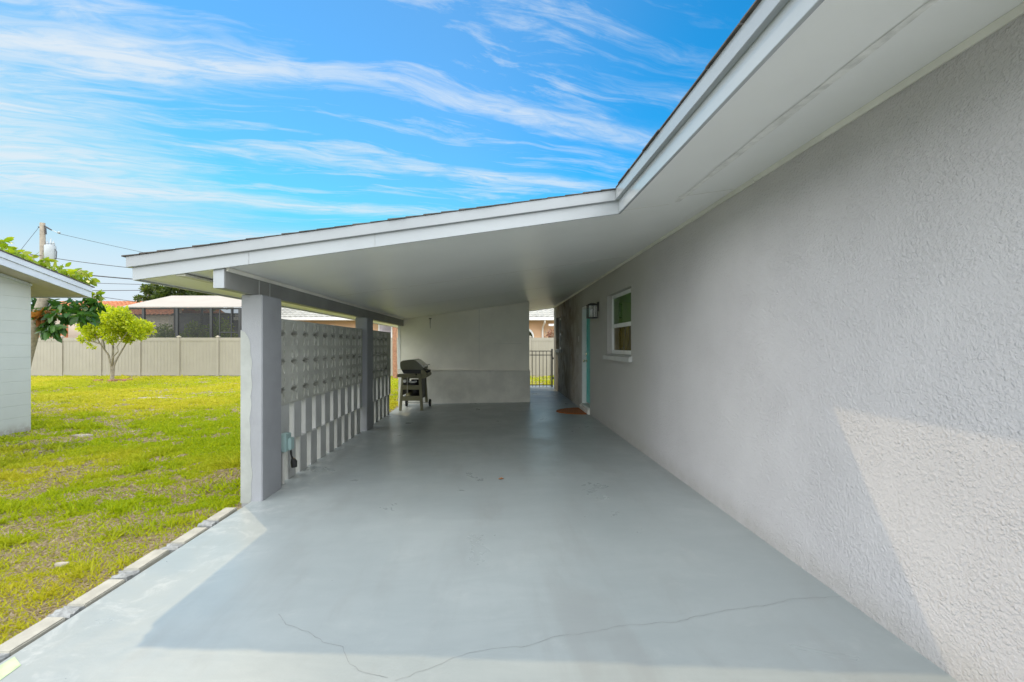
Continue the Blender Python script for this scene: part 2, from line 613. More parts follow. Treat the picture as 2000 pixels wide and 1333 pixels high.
M = dict(
    stucco=stucco_house(), slab=slab_mat(), ceil=ceiling_mat(), ground=ground_mat(),
    fascia=mat('white_fascia_paint', (0.365, 0.39, 0.405), 0.20, 0.05, 1.2, 0.15, 25, 0.003),
    fascia2=mat('white_drip_board_paint', (0.315, 0.336, 0.35), 0.24, 0.05, 1.2, 0.15, 25, 0.003),
    beam=mat('grey_beam_paint', (0.26, 0.26, 0.245), 0.5, 0.10, 2.0, 0.3, 18, 0.003),
    trim=mat('cream_trim_paint', (0.62, 0.61, 0.55), 0.5, 0.08, 3.0, 0.3, 30, 0.003),
    tape=mat('rough_joint_tape', (0.74, 0.735, 0.70), 0.85, 0.16, 14.0, 0.8, 45, 0.004),
    shingle=mat('brown_asphalt_shingle', (0.085, 0.075, 0.068), 0.95, 0.35, 9.0, 0.8, 220, 0.004),
    block=mat('grey_block_paint', (0.50, 0.505, 0.495), 0.7, 0.10, 2.0, 0.5, 110, 0.004),
    flower=mat('grey_screen_paint', (0.53, 0.53, 0.48), 0.75, 0.12, 2.5, 0.5, 130, 0.004),
    column=mat('lilac_grey_stucco', (0.325, 0.333, 0.354), 0.75, 0.07, 2.0, 0.7, 90, 0.005),
    colface=mat('pale_cement_render', (0.40, 0.414, 0.392), 0.8, 0.10, 5.0, 0.5, 60, 0.004),
    panel=mat('grey_siding_paint', (0.82, 0.79, 0.70), 0.6, 0.07, 1.2, 0.3, 50, 0.003),
    lowstucco=mat('grey_low_stucco', (0.70, 0.685, 0.62), 0.75, 0.12, 2.0, 0.8, 70, 0.006),
    white=mat('white_vinyl', (0.78, 0.79, 0.78), 0.35, 0.04, 4.0),
    teal=mat('teal_door_paint', (0.07, 0.47, 0.43), 0.35, 0.06, 3.0),
    brass=mat('satin_nickel_brass', (0.72, 0.66, 0.50), 0.25, 0.08, 20.0, metal=0.9),
    black=mat('black_metal', (0.018, 0.018, 0.018), 0.45, 0.2, 20.0),
    iron=mat('black_iron_paint', (0.05, 0.05, 0.055), 0.5, 0.2, 20.0),
    rubber=mat('black_rubber', (0.02, 0.02, 0.02), 0.8, 0.2, 30.0),
    coir=mat('orange_coir', (0.33, 0.105, 0.022), 0.95, 0.30, 40.0, 1.0, 240, 0.01),
    grill=mat('olive_plastic', (0.19, 0.18, 0.10), 0.55, 0.12, 6.0, 0.2, 60, 0.002),
    lid=mat('dark_olive_enamel', (0.115, 0.115, 0.068), 0.32, 0.12, 5.0),
    steel=mat('dull_steel', (0.50, 0.50, 0.47), 0.35, 0.12, 12.0, metal=0.8),
    tank=mat('white_tank_paint', (0.70, 0.71, 0.70), 0.4, 0.06, 6.0),
    mint=mat('mint_box_paint', (0.34, 0.47, 0.46), 0.45, 0.06, 9.0),
    stone=mat('sandy_stone', (0.42, 0.38, 0.31), 0.9, 0.2, 9.0, 0.7, 60, 0.005),
    paver=mat('pale_cement_paver', (0.42, 0.405, 0.35), 0.85, 0.12, 9.0, 0.7, 80, 0.004),
    mortar=mat('grey_mortar', (0.30, 0.31, 0.31), 0.9, 0.25, 30.0, 0.9, 80, 0.006),
    conc=mat('pale_concrete', (0.66, 0.65, 0.61), 0.85, 0.12, 2.0, 0.5, 60, 0.004),
    crack=mat('dark_crack', (0.275, 0.29, 0.285), 0.95, 0.2, 20.0),
    vinyl=mat('tan_vinyl', (0.355, 0.323, 0.262), 0.45, 0.04, 1.5),
    shed=block_mat('white_block_wall', (0.48, 0.515, 0.50), 0.2032, 80.0),
    shedtrim=mat('white_rake_paint', (0.54, 0.59, 0.66), 0.5, 0.06, 2.5),
    shedsoffit=mat('beige_soffit_paint', (0.52, 0.48, 0.42), 0.7, 0.10, 3.0),
    pole=mat('weathered_pole_wood', (0.36, 0.31, 0.25), 0.9, 0.2, 6.0, 0.6, 40, 0.01),
    trafo=mat('grey_transformer_paint', (0.42, 0.45, 0.47), 0.5, 0.08, 3.0),
    cable=mat('black_cable', (0.05, 0.05, 0.055), 0.7, 0.2, 5.0),
    bark=mat('pale_bark', (0.30, 0.26, 0.20), 0.9, 0.25, 9.0, 0.8, 40, 0.01),
    barkdark=mat('grey_brown_bark', (0.26, 0.21, 0.16), 0.9, 0.3, 9.0, 0.8, 40, 0.01),
    barkred=mat('red_brown_trunk', (0.34, 0.17, 0.10), 0.9, 0.25, 9.0, 0.8, 30, 0.01),
    lime=leaf_mat('lime_leaf', (0.22, 0.28, 0.012), (0.34, 0.40, 0.014), (0.46, 0.47, 0.02), 0.5),
    rubberleaf=leaf_mat('broad_green_leaf', (0.020, 0.065, 0.012), (0.035, 0.10, 0.015), (0.065, 0.14, 0.018), 0.25, 0.3),
    sunleaf=leaf_mat('yellow_green_leaf', (0.14, 0.22, 0.012), (0.20, 0.28, 0.015), (0.27, 0.30, 0.02), 0.5, 0.4),
    rustleaf=leaf_mat('rust_brown_leaf', (0.16, 0.06, 0.015), (0.22, 0.09, 0.02), (0.28, 0.13, 0.03), 0.3),
    darkleaf=leaf_mat('dark_green_leaf', (0.035, 0.06, 0.012), (0.055, 0.085, 0.015), (0.10, 0.13, 0.02), 0.35),
    redleaf=leaf_mat('dull_red_leaf', (0.22, 0.10, 0.08), (0.28, 0.14, 0.11), (0.18, 0.16, 0.10), 0.35),
    lanairoof=mat('pale_lanai_roof', (0.30, 0.285, 0.265), 0.6, 0.05, 1.0),
    bronze=mat('dark_bronze_frame', (0.04, 0.042, 0.042), 0.5, 0.1, 3.0),
    mesh=screen_mesh_mat(),
    peach=mat('peach_stucco', (0.62, 0.40, 0.25), 0.85, 0.06, 1.0, 0.4, 40, 0.006),
    cream=mat('cream_stucco', (0.62, 0.55, 0.45), 0.85, 0.06, 1.0, 0.4, 40, 0.006),
    tile=mat('white_grey_roof_tile', (0.38, 0.37, 0.335), 0.75, 0.14, 1.6, 0.4, 30, 0.006),
    orange=mat('orange_roof_tile', (0.46, 0.17, 0.075), 0.8, 0.3, 4.0, 0.4, 30, 0.006),
    gutter=mat('pale_gutter_paint', (0.72, 0.69, 0.66), 0.45, 0.05, 2.0),
    winglass=glass_mat('grey_lilac_glass', (0.42, 0.38, 0.42), 0.5),
    greenpane=glass_mat('green_window_glass', (0.045, 0.14, 0.002), 0.30),
    brownpane=glass_mat('brown_screened_glass', (0.10, 0.075, 0.006), 0.12),
    darkpane=glass_mat('dark_olive_glass', (0.03, 0.035, 0.012), 0.4),
    clear=clear_glass_mat('clear_lantern_glass'),
    leafbrown=mat('dry_leaf_brown', (0.30, 0.13, 0.05), 0.8, 0.3, 40.0),
)


# ------------------------------------------------------------------ layout constants
XW = 1.864                      # face of the house wall
B = 0.137                       # roof pitch


def cz(x):                      # underside of ceiling and soffit
    return 2.615 - B * (XW - x)


def sz(x):                      # top of the slab: it drains to the left
    return 0.0175 * (x + 2.12)


YF = 3.83                       # front edge of the carport roof
XE = 1.0                        # edge of the main eave
XL = -2.93                      # left eave of the carport
YB = 15.05                      # back edge of the roof
YEND = 11.45                    # storage wall at the end of the carport
GZ = -0.06                      # lawn level

# ------------------------------------------------------------------ ground, slab
mb = MB()
mb.add([(-400, -60, GZ), (400, -60, GZ), (400, 700, GZ), (-400, 700, GZ)], [(0, 1, 2, 3)])
tag(mb.build('ground', M['ground'], recalc=False), kind='structure')

mb = MB()
y0, y1, xl, xr = -7.0, 16.2, -2.22, 2.0
NX = 30
for (ya, yb) in ((y0, y1),):
    vs = [(xl, ya, sz(xl)), (xr, ya, sz(xr)), (xr, yb, sz(xr)), (xl, yb, sz(xl)),
          (xl, ya, -0.2), (xr, ya, -0.2), (xr, yb, -0.2), (xl, yb, -0.2)]
    mb.add(vs, [(0, 1, 2, 3), (4, 7, 6, 5), (0, 4, 5, 1), (1, 5, 6, 2), (2, 6, 7, 3), (3, 7, 4, 0)])
slab = tag(mb.build('driveway_slab', M['slab'], bevel=0.008), kind='structure')


mb = MB()
mb.box(-9.0, 12.0, -34.0, -7.02, -0.2, -0.045)  # unseen ground behind the camera, made wide and pale to bounce light inside
tag(mb.build('driveway_bounce_apron', M['conc'], bevel=0.01), kind='structure')


def px_floor(x, y):
    """photo pixel -> point on the slab"""
    Y = 1.42
    k = (x - 966.0) / FPX
    d = (y - 675.0) / FPX
    # CAM_Z - d*Y = 0.0175*(k*Y+2.12)
    Y = (CAM_Z - 0.0175 * 2.12) / (d + 0.0175 * k)
    return (k * Y, Y)


def crack(pts, w):
    mb = MB()
    P = []
    rr = random.Random(3)
    for i in range(len(pts) - 1):
        a, b = Vector(px_floor(*pts[i])), Vector(px_floor(*pts[i + 1]))
        n = max(2, int((b - a).length / 0.03))
        for k in range(n):
            t = k / n
            p = a.lerp(b, t)
            P.append(p + Vector((rr.uniform(-1, 1), rr.uniform(-1, 1))) * 0.006)
    vs, fs = [], []
    for i, p in enumerate(P):
        d = (P[min(i + 1, len(P) - 1)] - P[max(0, i - 1)]).normalized()
        n = Vector((-d.y, d.x)) * w * rr.uniform(0.5, 1.2) * 0.5
        for s in (1, -1):
            q = p + n * s
            vs.append((q.x, q.y, sz(q.x) + 0.0015))
        if i:
            fs.append((2 * i - 2, 2 * i - 1, 2 * i + 1, 2 * i))
    mb.add(vs, fs)
    mb.build('crack', M['crack'], slab, recalc=False)


crack([(545, 1200), (560, 1220), (600, 1235), (640, 1258), (668, 1265), (678, 1290), (700, 1310), (740, 1322), (772, 1331)], 0.0026)
crack([(772, 1331), (840, 1305), (900, 1280), (930, 1272), (1030, 1262), (1080, 1245), (1140, 1238), (1220, 1222), (1320, 1215),
       (1420, 1192), (1500, 1182), (1550, 1170), (1653, 1165)], 0.0022)
mb = MB()
mb.add([(-2.218, 1.5, sz(-2.2) + 0.002), (-2.06, 1.5, sz(-2.06) + 0.002), (-2.1, 2.1, sz(-2.1) + 0.002), (-2.19, 2.16, sz(-2.19) + 0.002)], [(0, 1, 2, 3)])
mb.build('paint_spill', mat('pale_green_paint', (0.45, 0.60, 0.33), 0.6, 0.2, 12.0), slab, recalc=False)

# edging pavers along the lawn side of the drive
edge_y = [3.98, 3.55, 3.13, 2.73, 2.33, 1.93, 1.53]
names = ['pale edging paver nearest the carport column, chipped at its near end',
         'pale edging paver second from the carport column',
         'pale edging paver third from the column, with a grey mortar end',
         'pale edging paver fourth from the column, clean cream top',
         'pale edging paver fifth from the column, beside tall grass tufts',
         'pale edging paver sixth from the column, by bare brown soil',
         'pale edging paver at the bottom left corner beside the green paint']
for i, yc in enumerate(edge_y):
    L = 0.285
    r = random.Random(i)
    t = thing('edging_paver', (-2.285, yc, GZ), names[i], 'paver', 'edging pavers along the driveway')
    top = 0.006 + r.uniform(-0.004, 0.006)
    tw = r.uniform(-0.02, 0.02)
    Mx = Matrix.Translation((-2.288 + r.uniform(-0.008, 0.008), yc, 0)) @ Matrix.Rotation(tw, 4, 'Z')
    mb = MB()
    mb.box(-0.052, 0.052, -L / 2, L / 2, GZ - 0.1, top, Mx)
    mb.build('block', M['paver'], t, bevel=0.006)
    mb = MB()
    a = -L / 2 - 0.105
    out = [(-0.060, -L / 2 - 0.001)]
    for k in range(7):
        out.append((-0.060 + r.uniform(-0.016, 0.012), -L / 2 - 0.105 * (k + 0.5) / 7))
    for k in range(7):
        out.append((0.052 + r.uniform(-0.014, 0.004), a + 0.105 * (k + 0.5) / 7))
    out.append((0.055, -L / 2 - 0.001))
    m = len(out)
    lo_ = [Mx @ Vector((p, q, GZ - 0.1)) for p, q in out]
    hi_ = [Mx @ Vector((p, q, top - 0.010 + r.uniform(-0.009, 0.006))) for p, q in out]
    cn = [Mx @ Vector((0.0, -L / 2 - 0.053, top - 0.002))]
    mb.add(lo_ + hi_ + cn, [tuple(range(m - 1, -1, -1))] + [(i, (i + 1) % m, m + (i + 1) % m, m + i) for i in range(m)] + [(m + i, m + (i + 1) % m, 2 * m) for i in range(m)])
    mb.build('mortar_joint', M['mortar'], t)

# ------------------------------------------------------------------ HOUSE
house = thing('house', (4.5, 5.0, 0.0), 'low grey stucco house whose shingled roof reaches out over the carport', 'house')


def wall_pieces(mb, y0, y1, z0, z1, holes, xa, xb):
    """wall in the Y-Z plane with rectangular openings; xa is the face seen, xb its back"""
    ys = sorted({y0, y1, *[h[0] for h in holes], *[h[1] for h in holes]})
    zs = sorted({z0, z1, *[h[2] for h in holes], *[h[3] for h in holes]})

    def solid(i, k):
        if i < 0 or k < 0 or i >= len(ys) - 1 or k >= len(zs) - 1:
            return False
        yc, zc_ = (ys[i] + ys[i + 1]) / 2, (zs[k] + zs[k + 1]) / 2
        return not any(h[0] < yc < h[1] and h[2] < zc_ < h[3] for h in holes)
    for i in range(len(ys) - 1):
        for k in range(len(zs) - 1):
            if not solid(i, k):
                continue
            a, b, c, d = ys[i], ys[i + 1], zs[k], zs[k + 1]
            mb.add([(xa, a, c), (xa, b, c), (xa, b, d), (xa, a, d)], [(0, 1, 2, 3)])
            mb.add([(xb, a, c), (xb, b, c), (xb, b, d), (xb, a, d)], [(3, 2, 1, 0)])
            for (di, dk, q) in ((-1, 0, [(a, c), (a, d)]), (1, 0, [(b, c), (b, d)]), (0, -1, [(a, c), (b, c)]), (0, 1, [(a, d), (b, d)])):
                if not solid(i + di, k + dk):
                    (p, r_), (s_, t_) = q
                    mb.add([(xa, p, r_), (xb, p, r_), (xb, s_, t_), (xa, s_, t_)], [(0, 1, 2, 3)])


WIN1 = (6.47, 7.84, 1.275, 2.235)
DOOR = (9.25, 10.15, 0.05, 2.235)
WIN2 = (13.30, 14.36, 1.30, 2.24)
YH = 14.88
mb = MB()
wall_pieces(mb, -7.0, YH, -0.15, 2.66, [WIN1, DOOR, WIN2], XW, XW + 0.22)
me_wall = mb
bmw = None
w = mb.build('wall', M['stucco'], house, recalc=False)
bm = bmesh.new()
bm.from_mesh(w.data)
bmesh.ops.remove_doubles(bm, verts=bm.verts, dist=0.0005)
bmesh.ops.recalc_face_normals(bm, faces=bm.faces)
bm.to_mesh(w.data)
bm.free()
mb = MB()
mb.box(XW + 0.0, 9.0, YH - 0.22, YH - 0.002, -0.15, 2.66)
mb.box(8.8, 9.0, -7.0, YH - 0.22, -0.15, 2.66)
mb.box(XW + 0.22, 8.8, -7.0, -6.8, -0.15, 2.66)
mb.v = [(x if x > XW + 0.1 else XW + 0.222, y, z) for x, y, z in mb.v]
mb.build('rear_wall', M['stucco'], house)

# windows: opening, frame with two sashes, sill
def house_window(win, up, lo, rec=0.075):
    a, b, c, d = win
    x0, x1 = XW + rec, XW + rec + 0.05
    fr = MB()
    t = 0.045
    fr.box(x0, x1, a + 0.002, a + t, c + 0.002, d - 0.002)
    fr.box(x0, x1, b - t, b - 0.002, c + 0.002, d - 0.002)
    fr.box(x0 - 0.003, x1, a + t, b - t, d - 0.055, d - 0.002)
    fr.box(x0 - 0.003, x1, a + t, b - t, c + 0.002, c + 0.045)
    fo = MB.build(fr, 'window', M['white'], house, bevel=0.003)
    mid = c + (d - c) * 0.475
    m2 = MB()
    m2.box(x0 - 0.006, x1 - 0.01, a + t, b - t, mid - 0.03, mid + 0.03)
    m2.box(x0 + 0.012, x1 - 0.004, a + t, a + t + 0.022, c + 0.045, mid - 0.03)
    m2.box(x0 + 0.012, x1 - 0.004, b - t - 0.022, b - t, c + 0.045, mid - 0.03)
    m2.box(x0 + 0.012, x1 - 0.004, a + t + 0.022, b - t - 0.022, c + 0.045, c + 0.07)
    m2.build('sash', M['white'], fo, bevel=0.003)
    p = MB()
    p.box(x0 + 0.022, x0 + 0.028, a + t, b - t, mid, d - 0.055)
    p.build('upper_pane', up, fo)
    p = MB()
    p.box(x0 + 0.024, x0 + 0.030, a + t, b - t, c + 0.06, mid)
    p.build('lower_pane', lo, fo)
    s = MB()
    s.box(XW - 0.055, XW + rec + 0.012, a - 0.07, b + 0.07, c - 0.085, c - 0.012)
    s.prism([(XW - 0.055, c - 0.012), (XW + rec + 0.012, c - 0.012), (XW + rec + 0.012, c + 0.004)], 'y', a - 0.07, b + 0.07)
    s.v = [(x, y, z) for x, y, z in s.v]
    so_ = s.build('sill', M['block'], fo, bevel=0.0)
    return fo


# sills must not run through the wall: trim them to the opening behind the face
def sill(a, b, c, rec, parent):
    s = MB()
    prof = [(XW - 0.055, c - 0.085), (XW - 0.003, c - 0.085), (XW - 0.003, c - 0.004), (XW - 0.055, c - 0.018)]
    s.prism(prof, 'y', a - 0.07, b + 0.07)
    s.prism([(XW - 0.003, c - 0.004), (XW - 0.003, c + 0.001), (XW + rec + 0.004, c + 0.012), (XW + rec + 0.004, c + 0.001)], 'y', a + 0.001, b - 0.001)
    s.build('sill', M['block'], parent)


def house_window2(win, up, lo, rec=0.075):
    a, b, c, d = win
    x0, x1 = XW + rec, XW + rec + 0.05
    t = 0.045
    fr = MB()
    fr.box(x0, x1, a + 0.002, a + t, c + 0.002, d - 0.002)
    fr.box(x0, x1, b - t, b - 0.002, c + 0.002, d - 0.002)
    fr.box(x0 - 0.003, x1, a + t, b - t, d - 0.055, d - 0.002)
    fr.box(x0 - 0.003, x1, a + t, b - t, c + 0.002, c + 0.045)
    fo = fr.build('window', M['white'], house, bevel=0.003)
    mid = c + (d - c) * 0.475
    m2 = MB()
    m2.box(x0 - 0.006, x1 - 0.01, a + t, b - t, mid - 0.03, mid + 0.03)
    m2.box(x0 + 0.008, x1 - 0.004, a + t, a + t + 0.022, c + 0.045, mid - 0.03)
    m2.box(x0 + 0.008, x1 - 0.004, b - t - 0.022, b - t, c + 0.045, mid - 0.03)
    m2.box(x0 + 0.008, x1 - 0.004, a + t + 0.022, b - t - 0.022, c + 0.045, c + 0.07)
    m2.build('sash', M['white'], fo, bevel=0.003)
    p = MB()
    p.box(x0 + 0.022, x0 + 0.028, a + t, b - t, mid, d - 0.055)
    p.build('upper_pane', up, fo)
    p = MB()
    p.box(x0 + 0.024, x0 + 0.030, a + t + 0.02, b - t - 0.02, c + 0.06, mid)
    p.build('lower_pane', lo, fo)
    sill(a, b, c, rec, fo)
    return fo


w1 = house_window2(WIN1, M['greenpane'], M['brownpane'])
tag(w1, 'white framed sash window with green upper pane near the wall lantern')
w2 = house_window2(WIN2, M['darkpane'], M['darkpane'], 0.10)
tag(w2, 'small dark sash window at the far end of the stained wall')

# door: jambs, slab, panel mouldings, lockset, threshold and step
a, b, c, d = DOOR
xd = XW + 0.098
df = MB()
df.box(XW + 0.012, xd + 0.05, b - 0.03, b - 0.001, 0.19, d - 0.001)
df.box(XW + 0.012, xd + 0.05, a + 0.001, a + 0.03, 0.19, d - 0.001)
df.box(XW + 0.012, xd + 0.05, a + 0.03, b - 0.03, d - 0.04, d - 0.001)
frame = df.build('door_frame', M['white'], house, bevel=0.003)
ds = MB()
ds.box(xd, xd + 0.044, a + 0.032, b - 0.032, 0.215, d - 0.042)
for (q0, q1, z0, z1) in ((0.12, 0.40, 0.36, 0.95), (0.46, 0.74, 0.36, 0.95), (0.12, 0.40, 1.12, 2.02), (0.46, 0.74, 1.12, 2.02)):
    for (e0, e1, f0, f1) in ((q0, q1, z0, z0 + 0.02), (q0, q1, z1 - 0.02, z1), (q0, q0 + 0.02, z0 + 0.02, z1 - 0.02), (q1 - 0.02, q1, z0 + 0.02, z1 - 0.02)):
        ds.box(xd - 0.008, xd + 0.002, a + e0, a + e1, f0, f1)
door = ds.build('door', M['teal'], house)
lk = MB()
lk.cyl((b - 0.10, 1.09), 'x', 0.032, xd - 0.012, xd, 18)
lk.cyl((b - 0.10, 1.09), 'x', 0.012, xd - 0.045, xd - 0.012, 12)
lk.lathe([(0.004, 0.0), (0.022, 0.006), (0.028, 0.02), (0.022, 0.036), (0.006, 0.044)], (0, 0, 0), 16)
nv = 5 * 16
for i in range(len(lk.v) - nv, len(lk.v)):
    x, y, z = lk.v[i]
    lk.v[i] = (xd - 0.045 - z, b - 0.10 + x, 1.09 + y)
lk.build('handle', M['brass'], door, smooth=True)
lk = MB()
lk.cyl((b - 0.10, 1.235), 'x', 0.030, xd - 0.02, xd, 18)
lk.box(xd - 0.032, xd - 0.02, b - 0.105, b - 0.095, 1.215, 1.255)
lk.build('deadbolt', M['brass'], door, smooth=True)
th = MB()
th.box(XW - 0.02, xd + 0.05, a + 0.001, b - 0.001, 0.165, 0.19)
th.build('threshold', M['conc'], house, bevel=0.004)
th = MB()
th.box(XW - 0.045, XW + 0.2, a + 0.002, b - 0.002, 0.02, 0.163)
th.build('door_step', M['lowstucco'], house, bevel=0.006)
bb = MB()
bb.box(XW - 0.012, XW, 10.45, 10.50, 1.50, 1.62)
bb.build('doorbell', M['trim'], house, bevel=0.004)

# soffit and ceiling (one L-shaped board surface), with thickness
mb = MB()


def slope_box(mb, x0, x1, y0, y1, lo, hi):
    vs = []
    for f in (lo, hi):
        vs += [(x0, y0, f(x0)), (x1, y0, f(x1)), (x1, y1, f(x1)), (x0, y1, f(x0))]
    mb.add(vs, [(3, 2, 1, 0), (4, 5, 6, 7), (0, 1, 5, 4), (1, 2, 6, 5), (2, 3, 7, 6), (3, 0, 4, 7)])


slope_box(mb, XL + 0.02, XE + 0.02, YF + 0.02, YB, cz, lambda x: cz(x) + 0.03)
slope_box(mb, XE + 0.02, XW + 0.1, -7.2, YB, cz, lambda x: cz(x) + 0.03)
mb.build('soffit', M['ceil'], house)
# fascia boards: lower board and proud drip board
mb = MB()
LO, MI, HI = -0.012, 0.10, 0.178


def fz(k):
    return lambda x: cz(x) + k


slope_box(mb, XL, XE + 0.02, YF, YF + 0.02, fz(LO), fz(MI))
mb.box(XL, XL + 0.02, YF + 0.02, YB, cz(XL) + LO, cz(XL) + MI)
mb.box(XE, XE + 0.02, -7.2, YF, cz(XE) + LO, cz(XE) + MI)
slope_box(mb, XL, 9.2, YB, YB + 0.02, fz(LO), fz(MI))
mb.build('fascia', M['fascia'], house, bevel=0.002)
mb = MB()
slope_box(mb, XL - 0.03, XE - 0.03, YF - 0.03, YF, fz(MI - 0.008), fz(HI))
mb.box(XL - 0.03, XL, YF, YB + 0.05, cz(XL) + MI - 0.008, cz(XL) + HI)
mb.box(XE - 0.03, XE, -7.2, YF, cz(XE) + MI - 0.008, cz(XE) + HI)
mb.build('drip_board', M['fascia2'], house, bevel=0.002)
for yj in (-0.9, -3.4):
    mb = MB()
    mb.box(XE - 0.002, XE, yj, yj + 0.004, cz(XE) + LO, cz(XE) + MI - 0.01)
    mb.build('fascia_joint', M['mortar'], house)
for xj in (-0.97, -1.99):
    mb = MB()
    slope_box(mb, xj, xj + 0.004, YF - 0.0015, YF, fz(LO + 0.002), fz(MI - 0.01))
    mb.build('fascia_joint', M['mortar'], house)
# shingles: saw-tooth courses, ragged at the rake
mb = MB()
ex = 0.142
x = XL - 0.055
k = 0
rs = random.Random(5)
while x < 5.6:
    x2 = x + ex
    top = lambda q: cz(q) + HI
    zA, zB = top(x) + 0.001, top(x2) + 0.001
    if x2 <= XE - 0.04:
        ys = YF - 0.036 - rs.uniform(0.0, 0.012)
    else:
        ys = -7.3
    if x < XE - 0.04 < x2:
        ys = YF - 0.05
    n = 1 if ys > 0 else 24
    th_ = 0.009 + rs.uniform(-0.002, 0.003)
    mb.add([(x, ys, zA), (x2, ys, zB), (x2, YB + 0.07, zB), (x, YB + 0.07, zA),
            (x, ys, zA + th_), (x2, ys, zB + 0.004), (x2, YB + 0.07, zB + 0.004), (x, YB + 0.07, zA + th_)],
           [(3, 2, 1, 0), (4, 5, 6, 7), (0, 1, 5, 4), (1, 2, 6, 5), (2, 3, 7, 6), (3, 0, 4, 7)])
    x = x2
# tabs along the main eave
y = -7.3
while y < YF - 0.06:
    L = 0.305
    o_ = rs.uniform(0.0, 0.012)
    mb.box(XE - 0.036 - o_, XE + 0.03, y + 0.004, min(y + L - 0.004, YF - 0.055), cz(XE) + HI + 0.001, cz(XE) + HI + 0.006 + rs.uniform(0, 0.003))
    y += L
# far slope down to the back of the house
zr = cz(5.6) + HI
mb.add([(5.6, -7.3, zr), (9.5, -7.3, zr - 0.55), (9.5, YB + 0.07, zr - 0.55), (5.6, YB + 0.07, zr)], [(0, 1, 2, 3)])
mb.add([(5.6, -7.3, zr - .05), (9.5, -7.3, zr - 0.6), (9.5, YB + 0.07, zr - 0.6), (5.6, YB + 0.07, zr - .05)], [(3, 2, 1, 0)])
mb.build('roof', M['shingle'], house)
# gable fill above the far wall so the attic is closed
mb = MB()
mb.add([(XW + 0.1, YH - 0.1, 2.6), (9.0, YH - 0.1, 2.6), (9.0, YH - 0.1, 3.0), (5.6, YH - 0.1, cz(5.6) + 0.1), (XW + 0.1, YH - 0.1, cz(XW + .1) + 0.1)], [(0, 1, 2, 3, 4)])
mb.build('gable', M['stucco'], house, recalc=False)
# trim: moulding along the wall, patched tape, board joints
mb = MB()
zt = cz(XW)
pr = random.Random(2)
yy = -7.0
while yy < YH - 0.05:
    L = pr.uniform(1.2, 2.6)
    y2 = min(yy + L, YH)
    o_ = pr.uniform(-0.003, 0.003)
    mb.prism([(XW - 0.001, zt - 0.030 + o_), (XW - 0.012 + o_, zt - 0.030 + o_), (XW - 0.028, zt - 0.012), (XW - 0.032, zt - 0.006), (XW - 0.001, zt - 0.002)], 'y', yy, y2 - 0.002)
    yy = y2
mb.build('wall_moulding', M['trim'], house)
mb = MB()
xs = 1.446
NS = 70
for i in range(NS):
    ya = -6.8 + (3.75 + 6.8) * i / NS
    yb = -6.8 + (3.75 + 6.8) * (i + 1) / NS
    wv = lambda t: 0.028 + 0.006 * math.sin(t * 3.1) + 0.004 * math.sin(t * 11.0)
    z = lambda q: cz(q) - 0.003
    mb.add([(xs - wv(ya), ya, z(xs - wv(ya))), (xs + wv(ya) * .9, ya, z(xs + wv(ya))), (xs + wv(yb) * .9, yb, z(xs + wv(yb))), (xs - wv(yb), yb, z(xs - wv(yb)))], [(3, 2, 1, 0)])
mb.build('joint_tape', M['tape'], house, recalc=False)
for (xa, xb, yj) in ((XE + 0.03, 1.40, 3.79), (1.40, XW - 0.04, 3.60), (-2.1, XW - 0.04, 6.3), (-2.1, XW - 0.04, 8.7), (-2.1, XW - 0.04, 11.1), (0.87, XW - 0.04, 13.5)):
    mb = MB()
    slope_box(mb, xa, xb, yj, yj + 0.005, lambda x: cz(x) - 0.0015, cz)
    mb.build('board_joint', M['trim'], house)
# beam over the columns, with its trim
XB = -2.20
beam_pts = MB()
zb = 1.886
beam_pts.box(XB - 0.09, XB, YF + 0.035, YEND - 0.002, zb, cz(XB) - 0.004)
beam = beam_pts.build('beam', M['beam'], house, bevel=0.003)
mb = MB()
mb.box(XB - 0.092, XB - 0.004, YF + 0.028, YF + 0.0345, zb + 0.002, cz(XB) - 0.012)
mb.build('beam_end', M['fascia'], beam)
mb = MB()
mb.prism([(XB + 0.001, cz(XB) - 0.030), (XB + 0.012, cz(XB) - 0.030), (XB + 0.026, cz(XB) - 0.008), (XB + 0.028, cz(XB) - 0.001), (XB + 0.001, cz(XB) - 0.003)], 'y', YF + 0.05, YEND - 0.003)
mb.build('beam_moulding', M['panel'], beam)
for yy in (4.42, 4.63):
    mb = MB()
    mb.box(XB, XB + 0.002, yy, yy + 0.012, zb + 0.003, cz(XB) - 0.035)
    mb.build('beam_seam', M['block'], beam)
mb = MB()
mb.box(-2.60, -2.52, YF + 0.03, YB - 0.05, cz(-2.6) - 0.018, cz(-2.6) - 0.001)
mb.build('eave_batten', M['trim'], house)

# ------------------------------------------------------------------ columns
def column(Y0, label, patch):
    x0, x1 = -2.312, -2.118
    t = thing('carport_column', ((x0 + x1) / 2, Y0 + 0.195, 0), label, 'column', 'carport columns')
    mb = MB()
    mb.box(x0, x1, Y0, Y0 + 0.39, -0.1, zb - 0.003)
    mb.build('shaft', M['column'], t, bevel=0.007)
    if patch:
        mb = MB()
        # unpainted render left on the outer half of the front face, ragged edge
        n = 40
        pr = random.Random(4)
        pts = [(x0 - 0.004, -0.02)]
        for i in range(n + 1):
            z = -0.02 + 1.56 * i / n
            xx = x0 + 0.090 + 0.008 * math.sin(z * 7.0) + 0.004 * math.sin(z * 31) + pr.uniform(-0.003, 0.003)
            if i > n - 4:
                xx -= (i - n + 4) ** 2 * 0.0028
            pts.append((xx, z))
        pts.append((x0 - 0.004, 1.56))
        mb.prism(pts, 'y', Y0 - 0.0025, Y0 - 0.0002)
        mb.build('render_patch', M['colface'], t)
    return t


column(4.32, 'near carport column, lilac grey with a strip of pale render on its front', True)
column(7.865, 'far carport column of plain grey stucco between the two block screens', False)

# ------------------------------------------------------------------ block screens
XS1, XS0 = -2.19, -2.292


